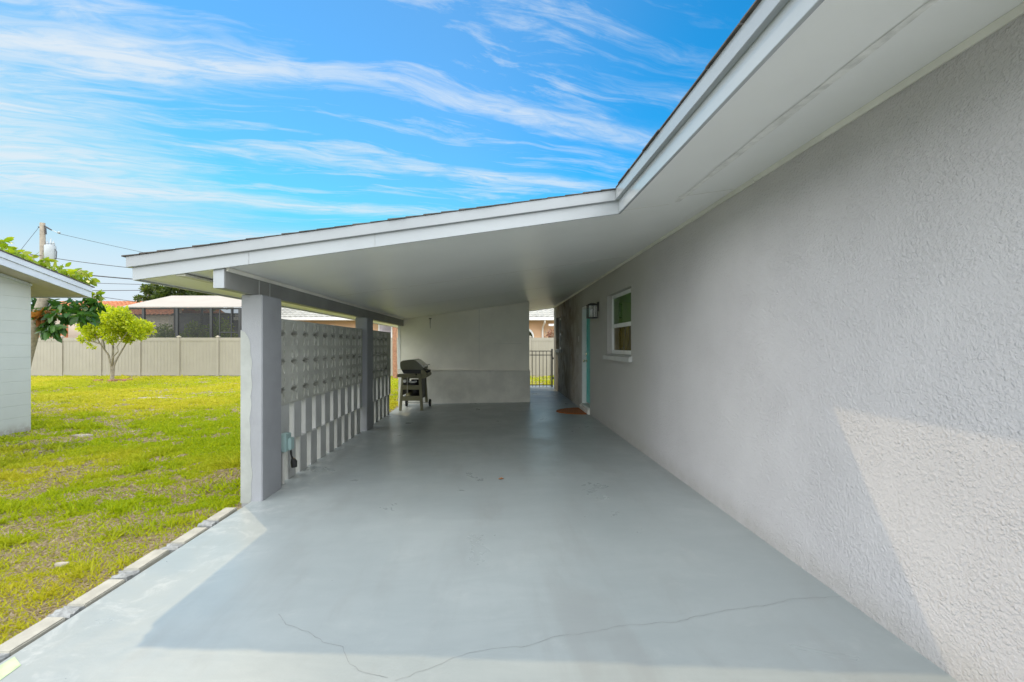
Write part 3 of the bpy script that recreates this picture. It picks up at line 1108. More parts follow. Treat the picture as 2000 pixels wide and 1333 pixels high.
def lens(cx, cy, L, wd, ang, n=10):
    pts = []
    for s in (1, -1):
        for i in range(n):
            t = -1 + 2 * i / n
            pts.append((t * s * L, s * wd * (1 - t * t)))
    ca, sa = math.cos(ang), math.sin(ang)
    return [(cx + p * ca - q * sa, cy + p * sa + q * ca) for p, q in pts]


def breeze_tile(mb, ya, za, wy, hz):
    """one pierced block: five leaf-shaped openings"""
    bm = bmesh.new()
    cy, cz_ = ya + wy / 2, za + hz / 2
    loops = [[(ya, za), (ya + wy, za), (ya + wy, za + hz), (ya, za + hz)]]
    hs_ = wy * 0.5
    loops.append(lens(cy, cz_, 0.095, 0.030, 0.0))
    for sx in (-1, 1):
        for sy in (-1, 1):
            loops.append(lens(cy + sx * 0.056, cz_ + sy * 0.078, 0.056, 0.027, math.atan2(sy * 0.085, sx * 0.024)))
    edges, allv = [], []
    for lp in loops:
        vs = [bm.verts.new((0, p[0], p[1])) for p in lp]
        allv.append(vs)
        edges += [bm.edges.new((vs[i], vs[(i + 1) % len(vs)])) for i in range(len(vs))]
    bmesh.ops.triangle_fill(bm, use_beauty=True, edges=edges)
    bm.verts.index_update()
    vs = [tuple(v.co) for v in bm.verts]
    fs = [tuple(v.index for v in f.verts) for f in bm.faces]
    n = len(vs)
    V_ = [(XS1, y, z) for _, y, z in vs] + [(XS0, y, z) for _, y, z in vs]
    F_ = [f for f in fs] + [tuple(i + n for i in reversed(f)) for f in fs]
    for lp in allv:
        for i in range(len(lp)):
            p, q = lp[i].index, lp[(i + 1) % len(lp)].index
            F_.append((p, q, q + n, p + n))
    lp = allv[1]
    m0 = len(V_)
    V_ += [(XS0 + 0.02, vs[v.index][1], vs[v.index][2]) for v in lp]
    F_.append(tuple(range(m0, m0 + len(lp))))  # backing added behind the centre leaf, closing it so the recess goes dark
    mb.add(V_, F_)
    bm.free()


def screen(Y0, Y1, first, label):
    t = thing('block_screen', ((XS0 + XS1) / 2, (Y0 + Y1) / 2, 0), label, 'screen wall', 'pierced block screens')
    P_ = 0.3135
    mb = MB()
    hz = 0.2965
    for r in range(3):
        y = Y0 + 0.004 - first
        while y < Y1 - 0.02:
            ya, yb = max(y, Y0 + 0.003), min(y + P_, Y1 - 0.003)
            if yb - ya > P_ * 0.98:
                breeze_tile(mb, ya, 0.803 + r * hz, yb - ya, hz)
            elif yb - ya > 0.01:
                mb.box(XS0, XS1, ya, yb, 0.803 + r * hz, 0.803 + (r + 1) * hz)
            y += P_
    mb.build('pierced_panel', M['flower'], t)
    for r in range(2):
        y = Y0 - first + (0.0 if r == 0 else P_ / 2) - P_
        while y < Y1:
            ya, yb = max(y, Y0 + 0.003), min(y + 0.193, Y1 - 0.003)
            if yb - ya > 0.02:
                m2 = MB()
                m2.box(XS0 + 0.001 * r, XS1 - 0.001 * r, ya, yb, -0.05 if r == 0 else 0.4015, 0.4 if r == 0 else 0.8015)
                m2.build('upright_block', M['block'], t, bevel=0.004)
            y += P_
    return t


screen(4.71, 7.865, 0.0, 'long grey pierced block screen between the two carport columns')
screen(8.255, 9.985, 0.15, 'short grey pierced block screen beyond the far column near the grill')

# ------------------------------------------------------------------ storage wall at the end
xl_, xr_ = -2.325, 0.838
wl_ = thing('storage_wall', ((xl_ + xr_) / 2, YEND, 0), 'grey storage room wall closing the end of the carport behind the grill', 'wall')
ZL = 0.815
mb = MB()
slope_box(mb, xl_, xr_, YEND, 15.2, lambda x: ZL + 0.02, lambda x: cz(x) - 0.002)
mb.build('panelled_wall', M['panel'], wl_)
mb = MB()
mb.box(xl_ + 0.002, xr_ + 0.018, YEND - 0.022, 15.2, -0.08, ZL - 0.004)
mb.build('stucco_base', M['lowstucco'], wl_, bevel=0.004)
mb = MB()
mb.box(xl_ + 0.80, xr_ + 0.024, YEND - 0.055, YEND - 0.0005, ZL - 0.003, ZL + 0.021)
mb.box(xl_ + 0.002, xl_ + 0.80, YEND - 0.016, YEND - 0.0005, ZL - 0.003, ZL + 0.010)
mb.build('ledge', M['panel'], wl_, bevel=0.003)
mb = MB()
mb.box(-0.38, -0.365, YEND - 0.004, YEND - 0.0003, ZL + 0.022, cz(-0.38) - 0.01)
mb.box(0.0, 0.66, YEND - 0.004, YEND - 0.0003, 1.46, 1.468)
mb.build('panel_seam', M['lowstucco'], wl_)
mb = MB()
mb.box(xl_ - 0.012, xl_ + 0.045, YEND - 0.012, YEND - 0.0007, ZL + 0.03, cz(xl_) - 0.03)
mb.build('corner_board', M['white'], wl_)
mb = MB()
yh = YEND
mb.box(-1.585, -1.525, yh - 0.03, yh - 0.0005, 2.055, 2.075)
mb.tube([(-1.555, yh - 0.02, 2.06), (-1.556, yh - 0.022, 1.96), (-1.552, yh - 0.016, 1.83)], [0.007, 0.006, 0.004], 6)
mb.build('hook', M['iron'], wl_)

# ------------------------------------------------------------------ lantern
ly, lx = 8.50, XW - 0.115
lan = thing('wall_lantern', (XW, ly, 1.9), 'black square wall lantern with clear glass between the door and window', 'lantern')
mb = MB()
mb.box(XW - 0.02, XW - 0.001, ly - 0.045, ly + 0.045, 2.03, 2.20)
mb.box(lx - 0.01, XW - 0.02, ly - 0.012, ly + 0.012, 2.135, 2.16)
mb.build('back_plate', M['black'], lan, bevel=0.003)
mb = MB()
h = 0.078
for sx in (-1, 1):
    for sy in (-1, 1):
        mb.box(lx + sx * h - 0.006, lx + sx * h + 0.006, ly + sy * h - 0.006, ly + sy * h + 0.006, 1.925, 2.135)
for sx in (-1, 1):
    mb.box(lx + sx * h - 0.004, lx + sx * h + 0.004, ly - 0.006, ly + 0.006, 1.925, 2.135)
    mb.box(lx - 0.006, lx + 0.006, ly + sx * h - 0.004, ly + sx * h + 0.004, 1.925, 2.135)
mb.box(lx - h - 0.008, lx + h + 0.008, ly - h - 0.008, ly + h + 0.008, 1.905, 1.925)
mb.build('cage', M['black'], lan)
mb = MB()
q = h + 0.014
mb.box(lx - q, lx + q, ly - q, ly + q, 2.135, 2.15)
mb.add([(lx - q, ly - q, 2.15), (lx + q, ly - q, 2.15), (lx + q, ly + q, 2.15), (lx - q, ly + q, 2.15),
        (lx - .03, ly - .03, 2.178), (lx + .03, ly - .03, 2.178), (lx + .03, ly + .03, 2.178), (lx - .03, ly + .03, 2.178)],
       [(0, 1, 5, 4), (1, 2, 6, 5), (2, 3, 7, 6), (3, 0, 4, 7), (4, 5, 6, 7)])
mb.build('cap', M['black'], lan)
mb = MB()
mb.box(lx - h + 0.006, lx + h - 0.006, ly - h + 0.006, ly + h - 0.006, 1.927, 2.133)
mb.build('glass', M['clear'], lan)
mb = MB()
mb.lathe([(0.012, 0.0), (0.014, 0.03), (0.016, 0.06), (0.026, 0.09), (0.024, 0.12), (0.008, 0.14)], (lx, ly, 1.93), 12)
mb.build('bulb', M['tank'], lan, smooth=True)

# ------------------------------------------------------------------ doormat (half round)
mb = MB()
pts = []
mx_, my_ = XW - 0.06, 9.72
for i in range(25):
    t = math.pi / 2 + math.pi * i / 24
    pts.append((mx_ + 0.545 * math.cos(t), my_ + 0.47 * math.sin(t)))
zt_ = sz(1.6)
n = len(pts)
mb.add([(x, y, sz(x) + 0.001) for x, y in pts] + [(mx_ + (x - mx_) * .97, my_ + (y - my_) * .97, sz(x) + 0.018) for x, y in pts],
       [tuple(range(n)), tuple(range(2 * n - 1, n - 1, -1))] + [(i, n + i, n + (i + 1) % n, (i + 1) % n) for i in range(n)])
tag(mb.build('doormat', M['coir'], bevel=0.004), 'half round orange brown coir doormat in front of the teal door', 'doormat')

# ------------------------------------------------------------------ iron gate
gy = 15.36
gx0, gx1 = 0.845, 1.835
gt = thing('iron_gate', ((gx0 + gx1) / 2, gy, 0.06), 'black iron picket gate at the end of the passage', 'gate')
for z in (1.235, 1.105, 0.135):
    mb = MB()
    mb.box(gx0, gx1, gy - 0.013, gy + 0.013, z - 0.013, z + 0.013)
    mb.build('rail', M['iron'], gt)
kx = gx0 + 0.03
while kx < gx1 - 0.03:
    mb = MB()
    mb.box(kx - 0.008, kx + 0.008, gy - 0.016, gy + 0.008, 0.075, 1.246)
    mb.build('picket', M['iron'], gt)
    kx += 0.116
for xx in (gx0 - 0.03, gx1 + 0.025):
    mb = MB()
    mb.box(xx - 0.025, xx + 0.025, gy - 0.025, gy + 0.025, -0.05, 1.28)
    mb.lathe([(0.034, 0), (0.034, 0.012), (0.012, 0.03), (0.002, 0.035)], (xx, gy, 1.28), 12)
    p = mb.build('post', M['iron'], gt)
for z in (1.0, 0.36):
    mb = MB()
    mb.box(gx1 + 0.03, gx1 + 0.085, gy - 0.03, gy + 0.01, z - 0.03, z + 0.03)
    mb.build('hinge', M['iron'], gt, bevel=0.004)

# ------------------------------------------------------------------ barbecue
gr = thing('gas_barbecue', (-1.78, 10.6, sz(-1.78)), 'olive gas barbecue on a wheeled cart against the storage wall', 'barbecue')
z0 = sz(-1.8)
yn, yf = 10.27, 10.98          # near and far ends of the cart


def hframe(yc, short):
    mb = MB()
    th = 0.03
    lz = z0 + (0.10 if short else 0.0)
    # splayed legs
    for (xa, xb, w_) in ((-2.045, -1.985, 0.052), (-1.575, -1.625, 0.058)):
        mb.prism([(xa - w_ / 2, lz), (xa + w_ / 2, lz), (xb + w_ / 2, z0 + 0.80), (xb - w_ / 2, z0 + 0.80)], 'y', yc - th, yc + th)
    for (za, zb_) in ((0.215, 0.315), (0.455, 0.555), (0.70, 0.80)):
        def xi(z, side):
            t = z / 0.80
            return (-2.045 + 0.06 * t + 0.02) if side == 0 else (-1.575 - 0.05 * t - 0.02)
        mb.prism([(xi(za, 0), z0 + za), (xi(za, 1), z0 + za), (xi(zb_, 1), z0 + zb_), (xi(zb_, 0), z0 + zb_)], 'y', yc - th + 0.004, yc + th - 0.004)
    return mb


hframe(yn, False).build('side_frame', M['grill'], gr, bevel=0.005)
hframe(yf, True).build('side_frame', M['grill'], gr, bevel=0.005)
mb = MB()
mb.box(-2.0, -1.62, yn + 0.04, yf - 0.04, z0 + 0.235, z0 + 0.265)
mb.build('bottom_shelf', M['grill'], gr, bevel=0.004)
mb = MB()
mb.box(-1.615, -1.60, yn + 0.032, yf - 0.032, z0 + 0.24, z0 + 0.76)
mb.build('front_panel', M['black'], gr)
mb = MB()
mb.box(-2.00, -1.99, yn + 0.032, yf - 0.032, z0 + 0.33, z0 + 0.70)
mb.build('rear_panel', M['black'], gr)
# firebox and lid (profile in X-Z)
mb = MB()
mb.prism([(-1.98, z0 + 0.80), (-1.60, z0 + 0.80), (-1.555, z0 + 0.885), (-2.03, z0 + 0.885)], 'y', yn + 0.03, yf - 0.03)
mb.build('firebox', M['black'], gr, bevel=0.006)
mb = MB()
prof = [(-2.035, 0.885), (-1.545, 0.885), (-1.535, 0.925), (-1.60, 0.99), (-1.715, 1.085), (-1.76, 1.105), (-2.00, 1.085), (-2.055, 1.045), (-2.05, 0.96)]
mb.prism([(x, z0 + z) for x, z in prof], 'y', yn - 0.005, yf + 0.005)
mb.build('lid', M['lid'], gr, bevel=0.012, smooth=True)
mb = MB()
pr2 = [(-1.532, 0.93), (-1.60, 0.998), (-1.712, 1.091), (-1.716, 1.084), (-1.606, 0.988), (-1.545, 0.925)]
mb.prism([(x + 0.004, z0 + z + 0.004) for x, z in pr2], 'y', yn + 0.02, yf - 0.02)
mb.build('lid_front', M['steel'], gr)
mb = MB()
mb.tube([(-1.50, yn + 0.06, z0 + 0.975), (-1.50, yf - 0.06, z0 + 0.975)], 0.014, 12)
for yy in (yn + 0.10, yf - 0.10):
    mb.tube([(-1.50, yy, z0 + 0.975), (-1.56, yy, z0 + 0.952)], 0.009, 8)
mb.build('handle', M['steel'], gr, smooth=True)
# control panel with knobs
mb = MB()
mb.prism([(-1.60, z0 + 0.80), (-1.60, z0 + 0.88), (-1.54, z0 + 0.88), (-1.455, z0 + 0.775), (-1.465, z0 + 0.735), (-1.535, z0 + 0.69), (-1.60, z0 + 0.69)], 'y', yn + 0.01, yf - 0.01)
mb.build('control_panel', M['grill'], gr, bevel=0.006)
for yy in (yn + 0.12, yn + 0.34, yn + 0.56):
    mb = MB()
    d_ = Vector((0.105, 0, 0.085)).normalized()
    p0 = Vector((-1.497, yy, z0 + 0.828))
    mb.tube([p0, p0 + d_ * 0.012, p0 + d_ * 0.012, p0 + d_ * 0.04], [0.034, 0.034, 0.024, 0.021], 16)
    mb.build('knob', M['black'], gr, smooth=True)
# side shelf at the near end
mb = MB()
mb.box(-2.075, -1.675, yn - 0.20, yn - 0.035, z0 + 0.765, z0 + 0.80)
mb.box(-2.075, -1.675, yn - 0.205, yn - 0.19, z0 + 0.735, z0 + 0.80)
mb.build('side_shelf', M['grill'], gr, bevel=0.006)
mb = MB()
mb.box(-2.02, -1.65, yf + 0.034, yf + 0.22, z0 + 0.765, z0 + 0.80)
mb.build('side_shelf', M['grill'], gr, bevel=0.006)
# propane tank, gauge, hose, rolled cloth
mb = MB()
mb.lathe([(0.10, 0), (0.115, 0.01), (0.115, 0.03), (0.14, 0.05), (0.152, 0.10), (0.152, 0.20), (0.14, 0.26), (0.08, 0.30), (0.04, 0.31)], (-1.79, 10.66, z0 + 0.266), 24)
mb.lathe([(0.085, 0.29), (0.085, 0.38), (0.078, 0.38), (0.078, 0.30)], (-1.79, 10.66, z0 + 0.266), 20)
mb.build('gas_tank', M['black'], gr, smooth=True)
mb = MB()
mb.cyl((-1.945, z0 + 0.640), 'y', 0.034, yn - 0.045, yn + 0.002, 20)
mb.build('gauge', M['tank'], gr)
mb = MB()
mb.tube([(-1.885, yn - 0.045, z0 + 0.74), (-1.884, yn - 0.046, z0 + 0.55), (-1.886, yn - 0.044, z0 + 0.38)], 0.007, 8)
mb.build('tool_rod', M['steel'], gr)
mb = MB()
mb.tube([(-1.86, yn, z0 + 0.628), (-1.80, yn - 0.005, z0 + 0.618), (-1.73, yn, z0 + 0.622), (-1.69, yn + 0.005, z0 + 0.635)], [0.014, 0.022, 0.022, 0.014], 10)
mb.build('rolled_cloth', M['tank'], gr, smooth=True)
mb = MB()
mb.lathe([(0.028, 0), (0.026, 0.016), (0.012, 0.03), (0.004, 0.034)], (-1.945, yn - 0.015, z0 + 0.316), 14)
mb.build('cap_nut', M['tank'], gr, smooth=True)
for (wx, wy) in ((-2.04, yf + 0.01), (-1.50, yf + 0.01)):
    mb = MB()
    mb.cyl((wy, z0 + 0.085), 'x', 0.085, wx - 0.022, wx + 0.022, 24)
    wo_ = mb.build('wheel', M['rubber'], gr, bevel=0.006)
    mb = MB()
    mb.cyl((wy, z0 + 0.085), 'x', 0.04, wx - 0.026, wx + 0.026, 18)
    mb.build('hub', M['grill'], wo_)
mb = MB()
mb.cyl((yf + 0.01, z0 + 0.085), 'x', 0.010, -2.02, -1.52, 10)
mb.build('axle', M['steel'], gr)

# ------------------------------------------------------------------ outlet box and plug
ob = thing('outlet_box', (-2.15, 4.87, 0.30), 'mint green weatherproof outlet box behind the near column', 'outlet box')
mb = MB()
mb.box(-2.188, -2.118, 4.80, 4.94, 0.335, 0.515)
mb.build('housing', M['mint'], ob, bevel=0.006)
mb = MB()
mb.box(-2.1175, -2.085, 4.845, 4.935, 0.345, 0.47)
mb.build('cover', M['mint'], ob, bevel=0.008)
mb = MB()
mb.tube([(-2.17, 4.86, 0.333), (-2.17, 4.86, 0.0)], 0.014, 10)
mb.build('conduit', M['conc'], ob)
pl = MB()
pl.tube([(-2.11, 4.90, 0.345), (-2.108, 4.905, 0.31), (-2.105, 4.91, 0.275), (-2.10, 4.93, 0.235)], [0.010, 0.012, 0.009, 0.013], 8)
pl.tube([(-2.10, 4.93, 0.24), (-2.096, 4.945, 0.205), (-2.094, 4.95, 0.15)], [0.020, 0.034, 0.030], 10)
tag(pl.build('power_plug', M['black'], smooth=True), 'black plug hanging on a short cord under the mint outlet box', 'plug')

# dry leaf on the slab
lp = MB()
X, Y = px_floor(978, 937)
lp.add([(X - 0.03, Y, sz(X) + 0.004), (X - 0.008, Y - 0.02, sz(X) + 0.010), (X + 0.018, Y - 0.012, sz(X) + 0.016), (X + 0.034, Y + 0.004, sz(X) + 0.006),
        (X + 0.012, Y + 0.02, sz(X) + 0.018), (X - 0.012, Y + 0.016, sz(X) + 0.012), (X, Y, sz(X) + 0.003)],
       [(0, 1, 6), (1, 2, 6), (2, 3, 6), (3, 4, 6), (4, 5, 6), (5, 0, 6)])
tag(lp.build('dry_leaf', M['leafbrown'], recalc=False), 'single dry brown leaf lying on the middle of the grey slab', 'leaf')

# ------------------------------------------------------------------ shed on the left
shed = thing('block_shed', (-10.5, 5.0, GZ), 'white painted block shed with a gable eave at the left of the lawn', 'shed')
XSH = -8.0
SLP = 0.212


def rz(y):                                    # underside of the rake
    return 2.326 + SLP * (8.91 - y)


yr = 4.6                                      # ridge
mb = MB()
def rz2(y):
    return rz(y) if y > yr else rz(2 * yr - y)


pts = [(8.17, GZ - 0.1), (8.17, rz2(8.17) - 0.004), (yr, rz2(yr) - 0.004), (1.03, rz2(1.03) - 0.004), (1.03, GZ - 0.1)]
mb.prism(pts, 'x', XSH - 5.0, XSH)
mb.build('wall', M['shed'], shed)
XRK = -7.6
mb = MB()
for s in (1, -1):
    def yy_(y):
        return y if s > 0 else 2 * yr - y
    A, Bq = (yr, 8.91)
    for (k0, k1, xo, mt) in ((0.004, 0.19, 0.0, 0),):
        mb.add([(XSH - 5.4, yy_(A), rz(A) + k0), (XRK - 0.03, yy_(A), rz(A) + k0), (XRK - 0.03, yy_(Bq), rz(Bq) + k0), (XSH - 5.4, yy_(Bq), rz(Bq) + k0),
                (XSH - 5.4, yy_(A), rz(A) + k1), (XRK - 0.03, yy_(A), rz(A) + k1), (XRK - 0.03, yy_(Bq), rz(Bq) + k1), (XSH - 5.4, yy_(Bq), rz(Bq) + k1)],
               [(0, 1, 2, 3), (4, 5, 6, 7), (0, 1, 5, 4), (1, 2, 6, 5), (2, 3, 7, 6), (3, 0, 4, 7)])
mb.build('soffit', M['shedsoffit'], shed)
mb = MB()
for (k0, k1, x0, x1) in ((-0.005, 0.105, XRK - 0.03, XRK), (0.107, 0.195, XRK - 0.03, XRK + 0.018)):
    mb.prism([(yr, rz(yr) + k0), (8.93, rz(8.93) + k0), (8.93, rz(8.93) + k1), (yr, rz(yr) + k1)], 'x', x0, x1)
    mb.prism([(yr, rz(yr) + k0), (0.27, rz(8.93) + k0), (0.27, rz(8.93) + k1), (yr, rz(yr) + k1)], 'x', x0, x1)
mb.build('rake_board', M['shedtrim'], shed)
mb = MB()
mb.box(XSH - 5.4, XRK - 0.031, 8.911, 8.935, rz(8.91) - 0.012, rz(8.91) + 0.19)
mb.build('eave_board', M['shedtrim'], shed)
mb = MB()
mb.prism([(yr, rz(yr) + 0.197), (8.97, rz(8.97) + 0.197), (8.97, rz(8.97) + 0.212), (yr, rz(yr) + 0.215), (0.23, rz(8.97) + 0.212), (0.23, rz(8.97) + 0.197)], 'x', XSH - 5.4, XRK + 0.03)
mb.build('roof', M['shingle'], shed)
mb = MB()
mb.prism([(yr, rz(yr) - 0.045), (8.165, rz(8.165) - 0.045), (8.165, rz(8.165) - 0.006), (yr, rz(yr) - 0.006)], 'x', XSH + 0.001, XSH + 0.03)
mb.build('wall_moulding', M['shedtrim'], shed)

# ------------------------------------------------------------------ vinyl fence
FY = 22.7
fence = thing('vinyl_fence', (-5, FY, GZ), 'tall tan vinyl privacy fence across the back of the yard', 'fence')
ft, fb = 1.79, -0.05
xs_ = [-20.74 - 1.87 * 2 + 1.87 * k for k in range(20)]
for i, xx in enumerate(xs_):
    mb = MB()
    mb.box(xx - 0.065, xx + 0.065, FY - 0.065, FY + 0.065, fb - 0.1, ft + 0.03)
    po = mb.build('post', M['vinyl'], fence, bevel=0.006)
    mb = MB()
    q = 0.075
    mb.box(xx - q, xx + q, FY - q, FY + q, ft + 0.031, ft + 0.055)
    mb.add([(xx - q, FY - q, ft + .055), (xx + q, FY - q, ft + .055), (xx + q, FY + q, ft + .055), (xx - q, FY + q, ft + .055), (xx, FY, ft + .10)],
           [(0, 1, 4), (1, 2, 4), (2, 3, 4), (3, 0, 4)])
    mb.build('cap', M['vinyl'], po)
    if i == len(xs_) - 1:
        break
    x2 = xs_[i + 1]
    mb = MB()
    a, b = xx + 0.067, x2 - 0.067
    mb.box(a, b, FY - 0.03, FY + 0.03, ft - 0.16, ft)
    mb.box(a, b, FY - 0.03, FY + 0.03, fb + 0.03, fb + 0.19)
    n = 11
    for k in range(n):
        xa, xb = a + (b - a) * k / n, a + (b - a) * (k + 1) / n
        mb.prism([(xa, FY - 0.006), (xa + 0.012, FY - 0.014), (xb - 0.012, FY - 0.014), (xb, FY - 0.006), (xb, FY + 0.012), (xa, FY + 0.012)], 'z', fb + 0.191, ft - 0.161)
    mb.build('panel', M['vinyl'], fence)


# ------------------------------------------------------------------ foliage helpers
def leaf_cloud(name, centers, radii, n, size, material, parent, squash=0.8, droop=0.0, shell=0.45, aspect=0.5, seed=1):
    r = np.random.default_rng(seed)
    C = np.asarray(centers, float)
    RR = np.asarray(radii, float)
    wts = RR ** 2
    idx = r.choice(len(C), n, p=wts / wts.sum())
    d = r.normal(size=(n, 3))
    d /= np.linalg.norm(d, axis=1)[:, None]
    rad = (shell + (1 - shell) * r.random(n) ** 0.7) * RR[idx] * r.uniform(0.75, 1.12, n)
    p = C[idx] + d * rad[:, None] * np.array([1, 1, squash])
    return leaves_at(name, p, d, size, material, parent, droop, aspect, r)


def leaves_at(name, p, d, size, material, parent, droop=0.0, aspect=0.5, r=None):
    n = len(p)
    ax = d * 0.7 + r.normal(size=(n, 3)) * 0.7
    ax[:, 2] -= droop
    ax /= np.linalg.norm(ax, axis=1)[:, None]
    t = np.cross(ax, r.normal(size=(n, 3)))
    t /= np.linalg.norm(t, axis=1)[:, None]
    nn = np.cross(ax, t)
    s = size * r.uniform(0.6, 1.3, n)[:, None]
    w = s * aspect * 0.5
    v = np.empty((n, 6, 3))
    v[:, 0] = p
    v[:, 1] = p + ax * s * 0.35 + t * w
    v[:, 2] = p + ax * s * 0.75 + t * w * 0.7 - nn * s * 0.05
    v[:, 3] = p + ax * s - nn * s * 0.12
    v[:, 4] = p + ax * s * 0.75 - t * w * 0.7 - nn * s * 0.05
    v[:, 5] = p + ax * s * 0.35 - t * w
    me = bpy.data.meshes.new(name)
    me.vertices.add(n * 6)
    me.vertices.foreach_set('co', v.reshape(-1))
    me.loops.add(n * 6)
    me.loops.foreach_set('vertex_index', np.arange(n * 6))
    me.polygons.add(n)
    me.polygons.foreach_set('loop_start', np.arange(n) * 6)
    me.polygons.foreach_set('loop_total', np.full(n, 6))
    me.update(calc_edges=True)
    me.materials.append(material)
    return link(name, me, parent)


def ipx(x, y, Y):
    return ((x - 966.0) * Y / FPX, Y, CAM_Z + (675.0 - y) * Y / FPX)


# small lime tree on the lawn
TY = 19.8
bx, by, bz = ipx(219, 745, TY)
bz = GZ
lt = thing('lime_tree', (bx, by, bz), 'small multi-stemmed tree with lime green foliage on the lawn', 'tree')
mb = MB()
stems = [
    [(219, 745, 0), (217, 715, 0), (212, 694, -.1), (204, 683, -.2), (196, 672, -.3), (186, 655, -.4)],
    [(219, 745, 0), (222, 715, .05), (229, 700, .1), (240, 682, .3), (247, 670, .3), (247, 655, .2)],
    [(219, 745, 0), (220, 700, .1), (221, 680, .2), (219, 660, .3), (222, 635, .3)],
    [(217, 715, 0), (222, 696, -.3), (231, 687, -.5), (228, 678, -.5), (238, 664, -.6), (252, 645, -.6)],
    [(204, 683, -.2), (203, 672, .1), (199, 655, .3), (195, 635, .3)],
    [(196, 672, -.3), (180, 667, -.4), (165, 664, -.3)],
    [(247, 670, .3), (262, 655, .4), (278, 640, .3)],
    [(186, 655, -.4), (172, 645, -.2), (160, 632, 0)],
]
for s in stems:
    P_ = [Vector(ipx(x, y, TY + o)) for x, y, o in s]
    if s[0][:2] == (219, 745):
        P_[0].z = bz - 0.05
        rd = [0.065, 0.046, 0.036, 0.030, 0.024, 0.015][:len(P_)]
    else:
        rd = [0.032, 0.027, 0.022, 0.018, 0.014, 0.010][:len(P_)]
    mb.tube(P_, rd, 8)
mb.build('trunk', M['bark'], lt, smooth=True)
cl_px = [(168, 640, 17), (160, 622, 10), (178, 655, 14), (190, 630, 22), (208, 618, 20), (205, 645, 20), (225, 622, 24), (238, 645, 24), (250, 625, 22),
         (266, 638, 22), (282, 642, 19), (292, 640, 11), (270, 655, 15), (235, 608, 14), (205, 606, 12), (215, 662, 13), (250, 665, 12), (163, 664, 9), (178, 676, 7), (243, 611, 12), (180, 612, 10)]
cs, rs_ = [], []
rr = random.Random(9)
for (x, y, r_) in cl_px:
    for k in range(2):
        o = rr.uniform(-0.8, 0.8)
        cs.append(ipx(x + rr.uniform(-4, 4), y + rr.uniform(-3, 3), TY + o))
        rs_.append(r_ * TY / FPX * rr.uniform(0.55, 0.95))
leaf_cloud('crown', cs, rs_, 7800, 0.115, M['lime'], lt, 0.85, -0.25, 0.25, 0.55, 5)
mb = MB()
rr = random.Random(31)
for k in range(26):
    t = rr.uniform(0, 6.28)
    q = rr.uniform(0.1, 0.75)
    mb.tube([(bx + q * math.cos(t), by + q * math.sin(t) * 0.8, GZ + 0.01), (bx + q * math.cos(t) + rr.uniform(-.15, .15), by + q * math.sin(t) * .8 + rr.uniform(-.1, .1), GZ + 0.04)], [0.05, 0.03], 6)
mb.build('root_mulch', M['barkred'], lt)

# broad-leaved tree behind the shed
BY = 15.0
bt = thing('broadleaf_tree', (*ipx(40, 760, BY)[:2], GZ), 'broad leaved tree with drooping dark leaves behind the white shed', 'tree')
mb = MB()
tp = [Vector(ipx(x, y, BY + o)) for x, y, o in ((30, 775, 0), (48, 700, 0), (68, 635, 0), (83, 590, 0), (98, 560, 0), (118, 535, 0.2))]
tp[0].z = GZ - 0.1
mb.tube(tp, [0.22, 0.20, 0.17, 0.14, 0.11, 0.06], 12)
for s in (((83, 590), (60, 560), (30, 520), (10, 490)), ((98, 560), (130, 555), (165, 560)), ((68, 635), (95, 620), (115, 605)), ((83, 590), (75, 540), (60, 500)), ((98, 560), (140, 540), (160, 528))):
    mb.tube([Vector(ipx(x, y, BY + 0.2 * i)) for i, (x, y) in enumerate(s)], [0.085, 0.06, 0.045, 0.03][:len(s)], 8)
mb.build('trunk', M['bark'], bt, smooth=True)


def whorls(name, specs, n_each, size, material, parent, seed, droop=0.9, aspect=0.42, Y=BY):
    r = np.random.default_rng(seed)
    P_, D_ = [], []
    for (x, y, o, sp) in specs:
        c = np.array(ipx(x, y, Y + o))
        for k in range(n_each):
            t = r.uniform(0, 2 * math.pi)
            e = r.uniform(-0.9, 0.5)
            d = np.array([math.cos(t) * math.cos(e), math.sin(t) * math.cos(e), math.sin(e)])
            P_.append(c + d * sp * r.uniform(0.2, 1.0) * Y / FPX)
            D_.append(d)
    return leaves_at(name, np.array(P_), np.array(D_), size, material, parent, droop, aspect, r)


dark = [(75, 605, -.3, 14), (95, 600, 0, 14), (110, 612, -.3, 12), (125, 598, .2, 14), (140, 610, 0, 12), (152, 603, .2, 10), (165, 600, .3, 10), (160, 615, -.2, 8),
        (100, 590, .4, 12), (85, 618, .3, 8), (178, 580, .3, 9), (190, 590, .2, 7), (65, 600, .5, 14), (70, 580, .6, 16), (50, 590, .8, 16),
        (150, 590, .5, 12), (175, 612, .1, 7), (95, 632, -.3, 10), (100, 640, -.4, 12), (88, 640, -.2, 9), (113, 636, -.3, 9), (75, 628, .1, 9)]
whorls('crown', dark, 24, 0.34, M['rubberleaf'], bt, 3)
sun_ = [(10, 485, 0, 16), (25, 495, .2, 14), (0, 470, .3, 16), (40, 500, 0, 12), (60, 512, 0, 12), (75, 520, .2, 10), (100, 528, 0, 12), (115, 525, .3, 12), (130, 532, 0, 11),
        (145, 530, .2, 12), (158, 535, 0, 12), (170, 545, 0, 9), (88, 508, .3, 6), (120, 540, .3, 10), (-20, 470, 0, 25), (-30, 500, 0, 25), (185, 575, .2, 8), (50, 505, .5, 10)]
whorls('sunlit_crown', sun_, 26, 0.24, M['sunleaf'], bt, 4, 0.4, 0.5)  # sun on the treetop is put into the brighter, yellower leaf colour
rust = [(82, 615, -.4, 8), (76, 620, -.4, 7), (88, 608, -.4, 6)]
whorls('rusty_leaves', rust, 14, 0.30, M['rustleaf'], bt, 6)

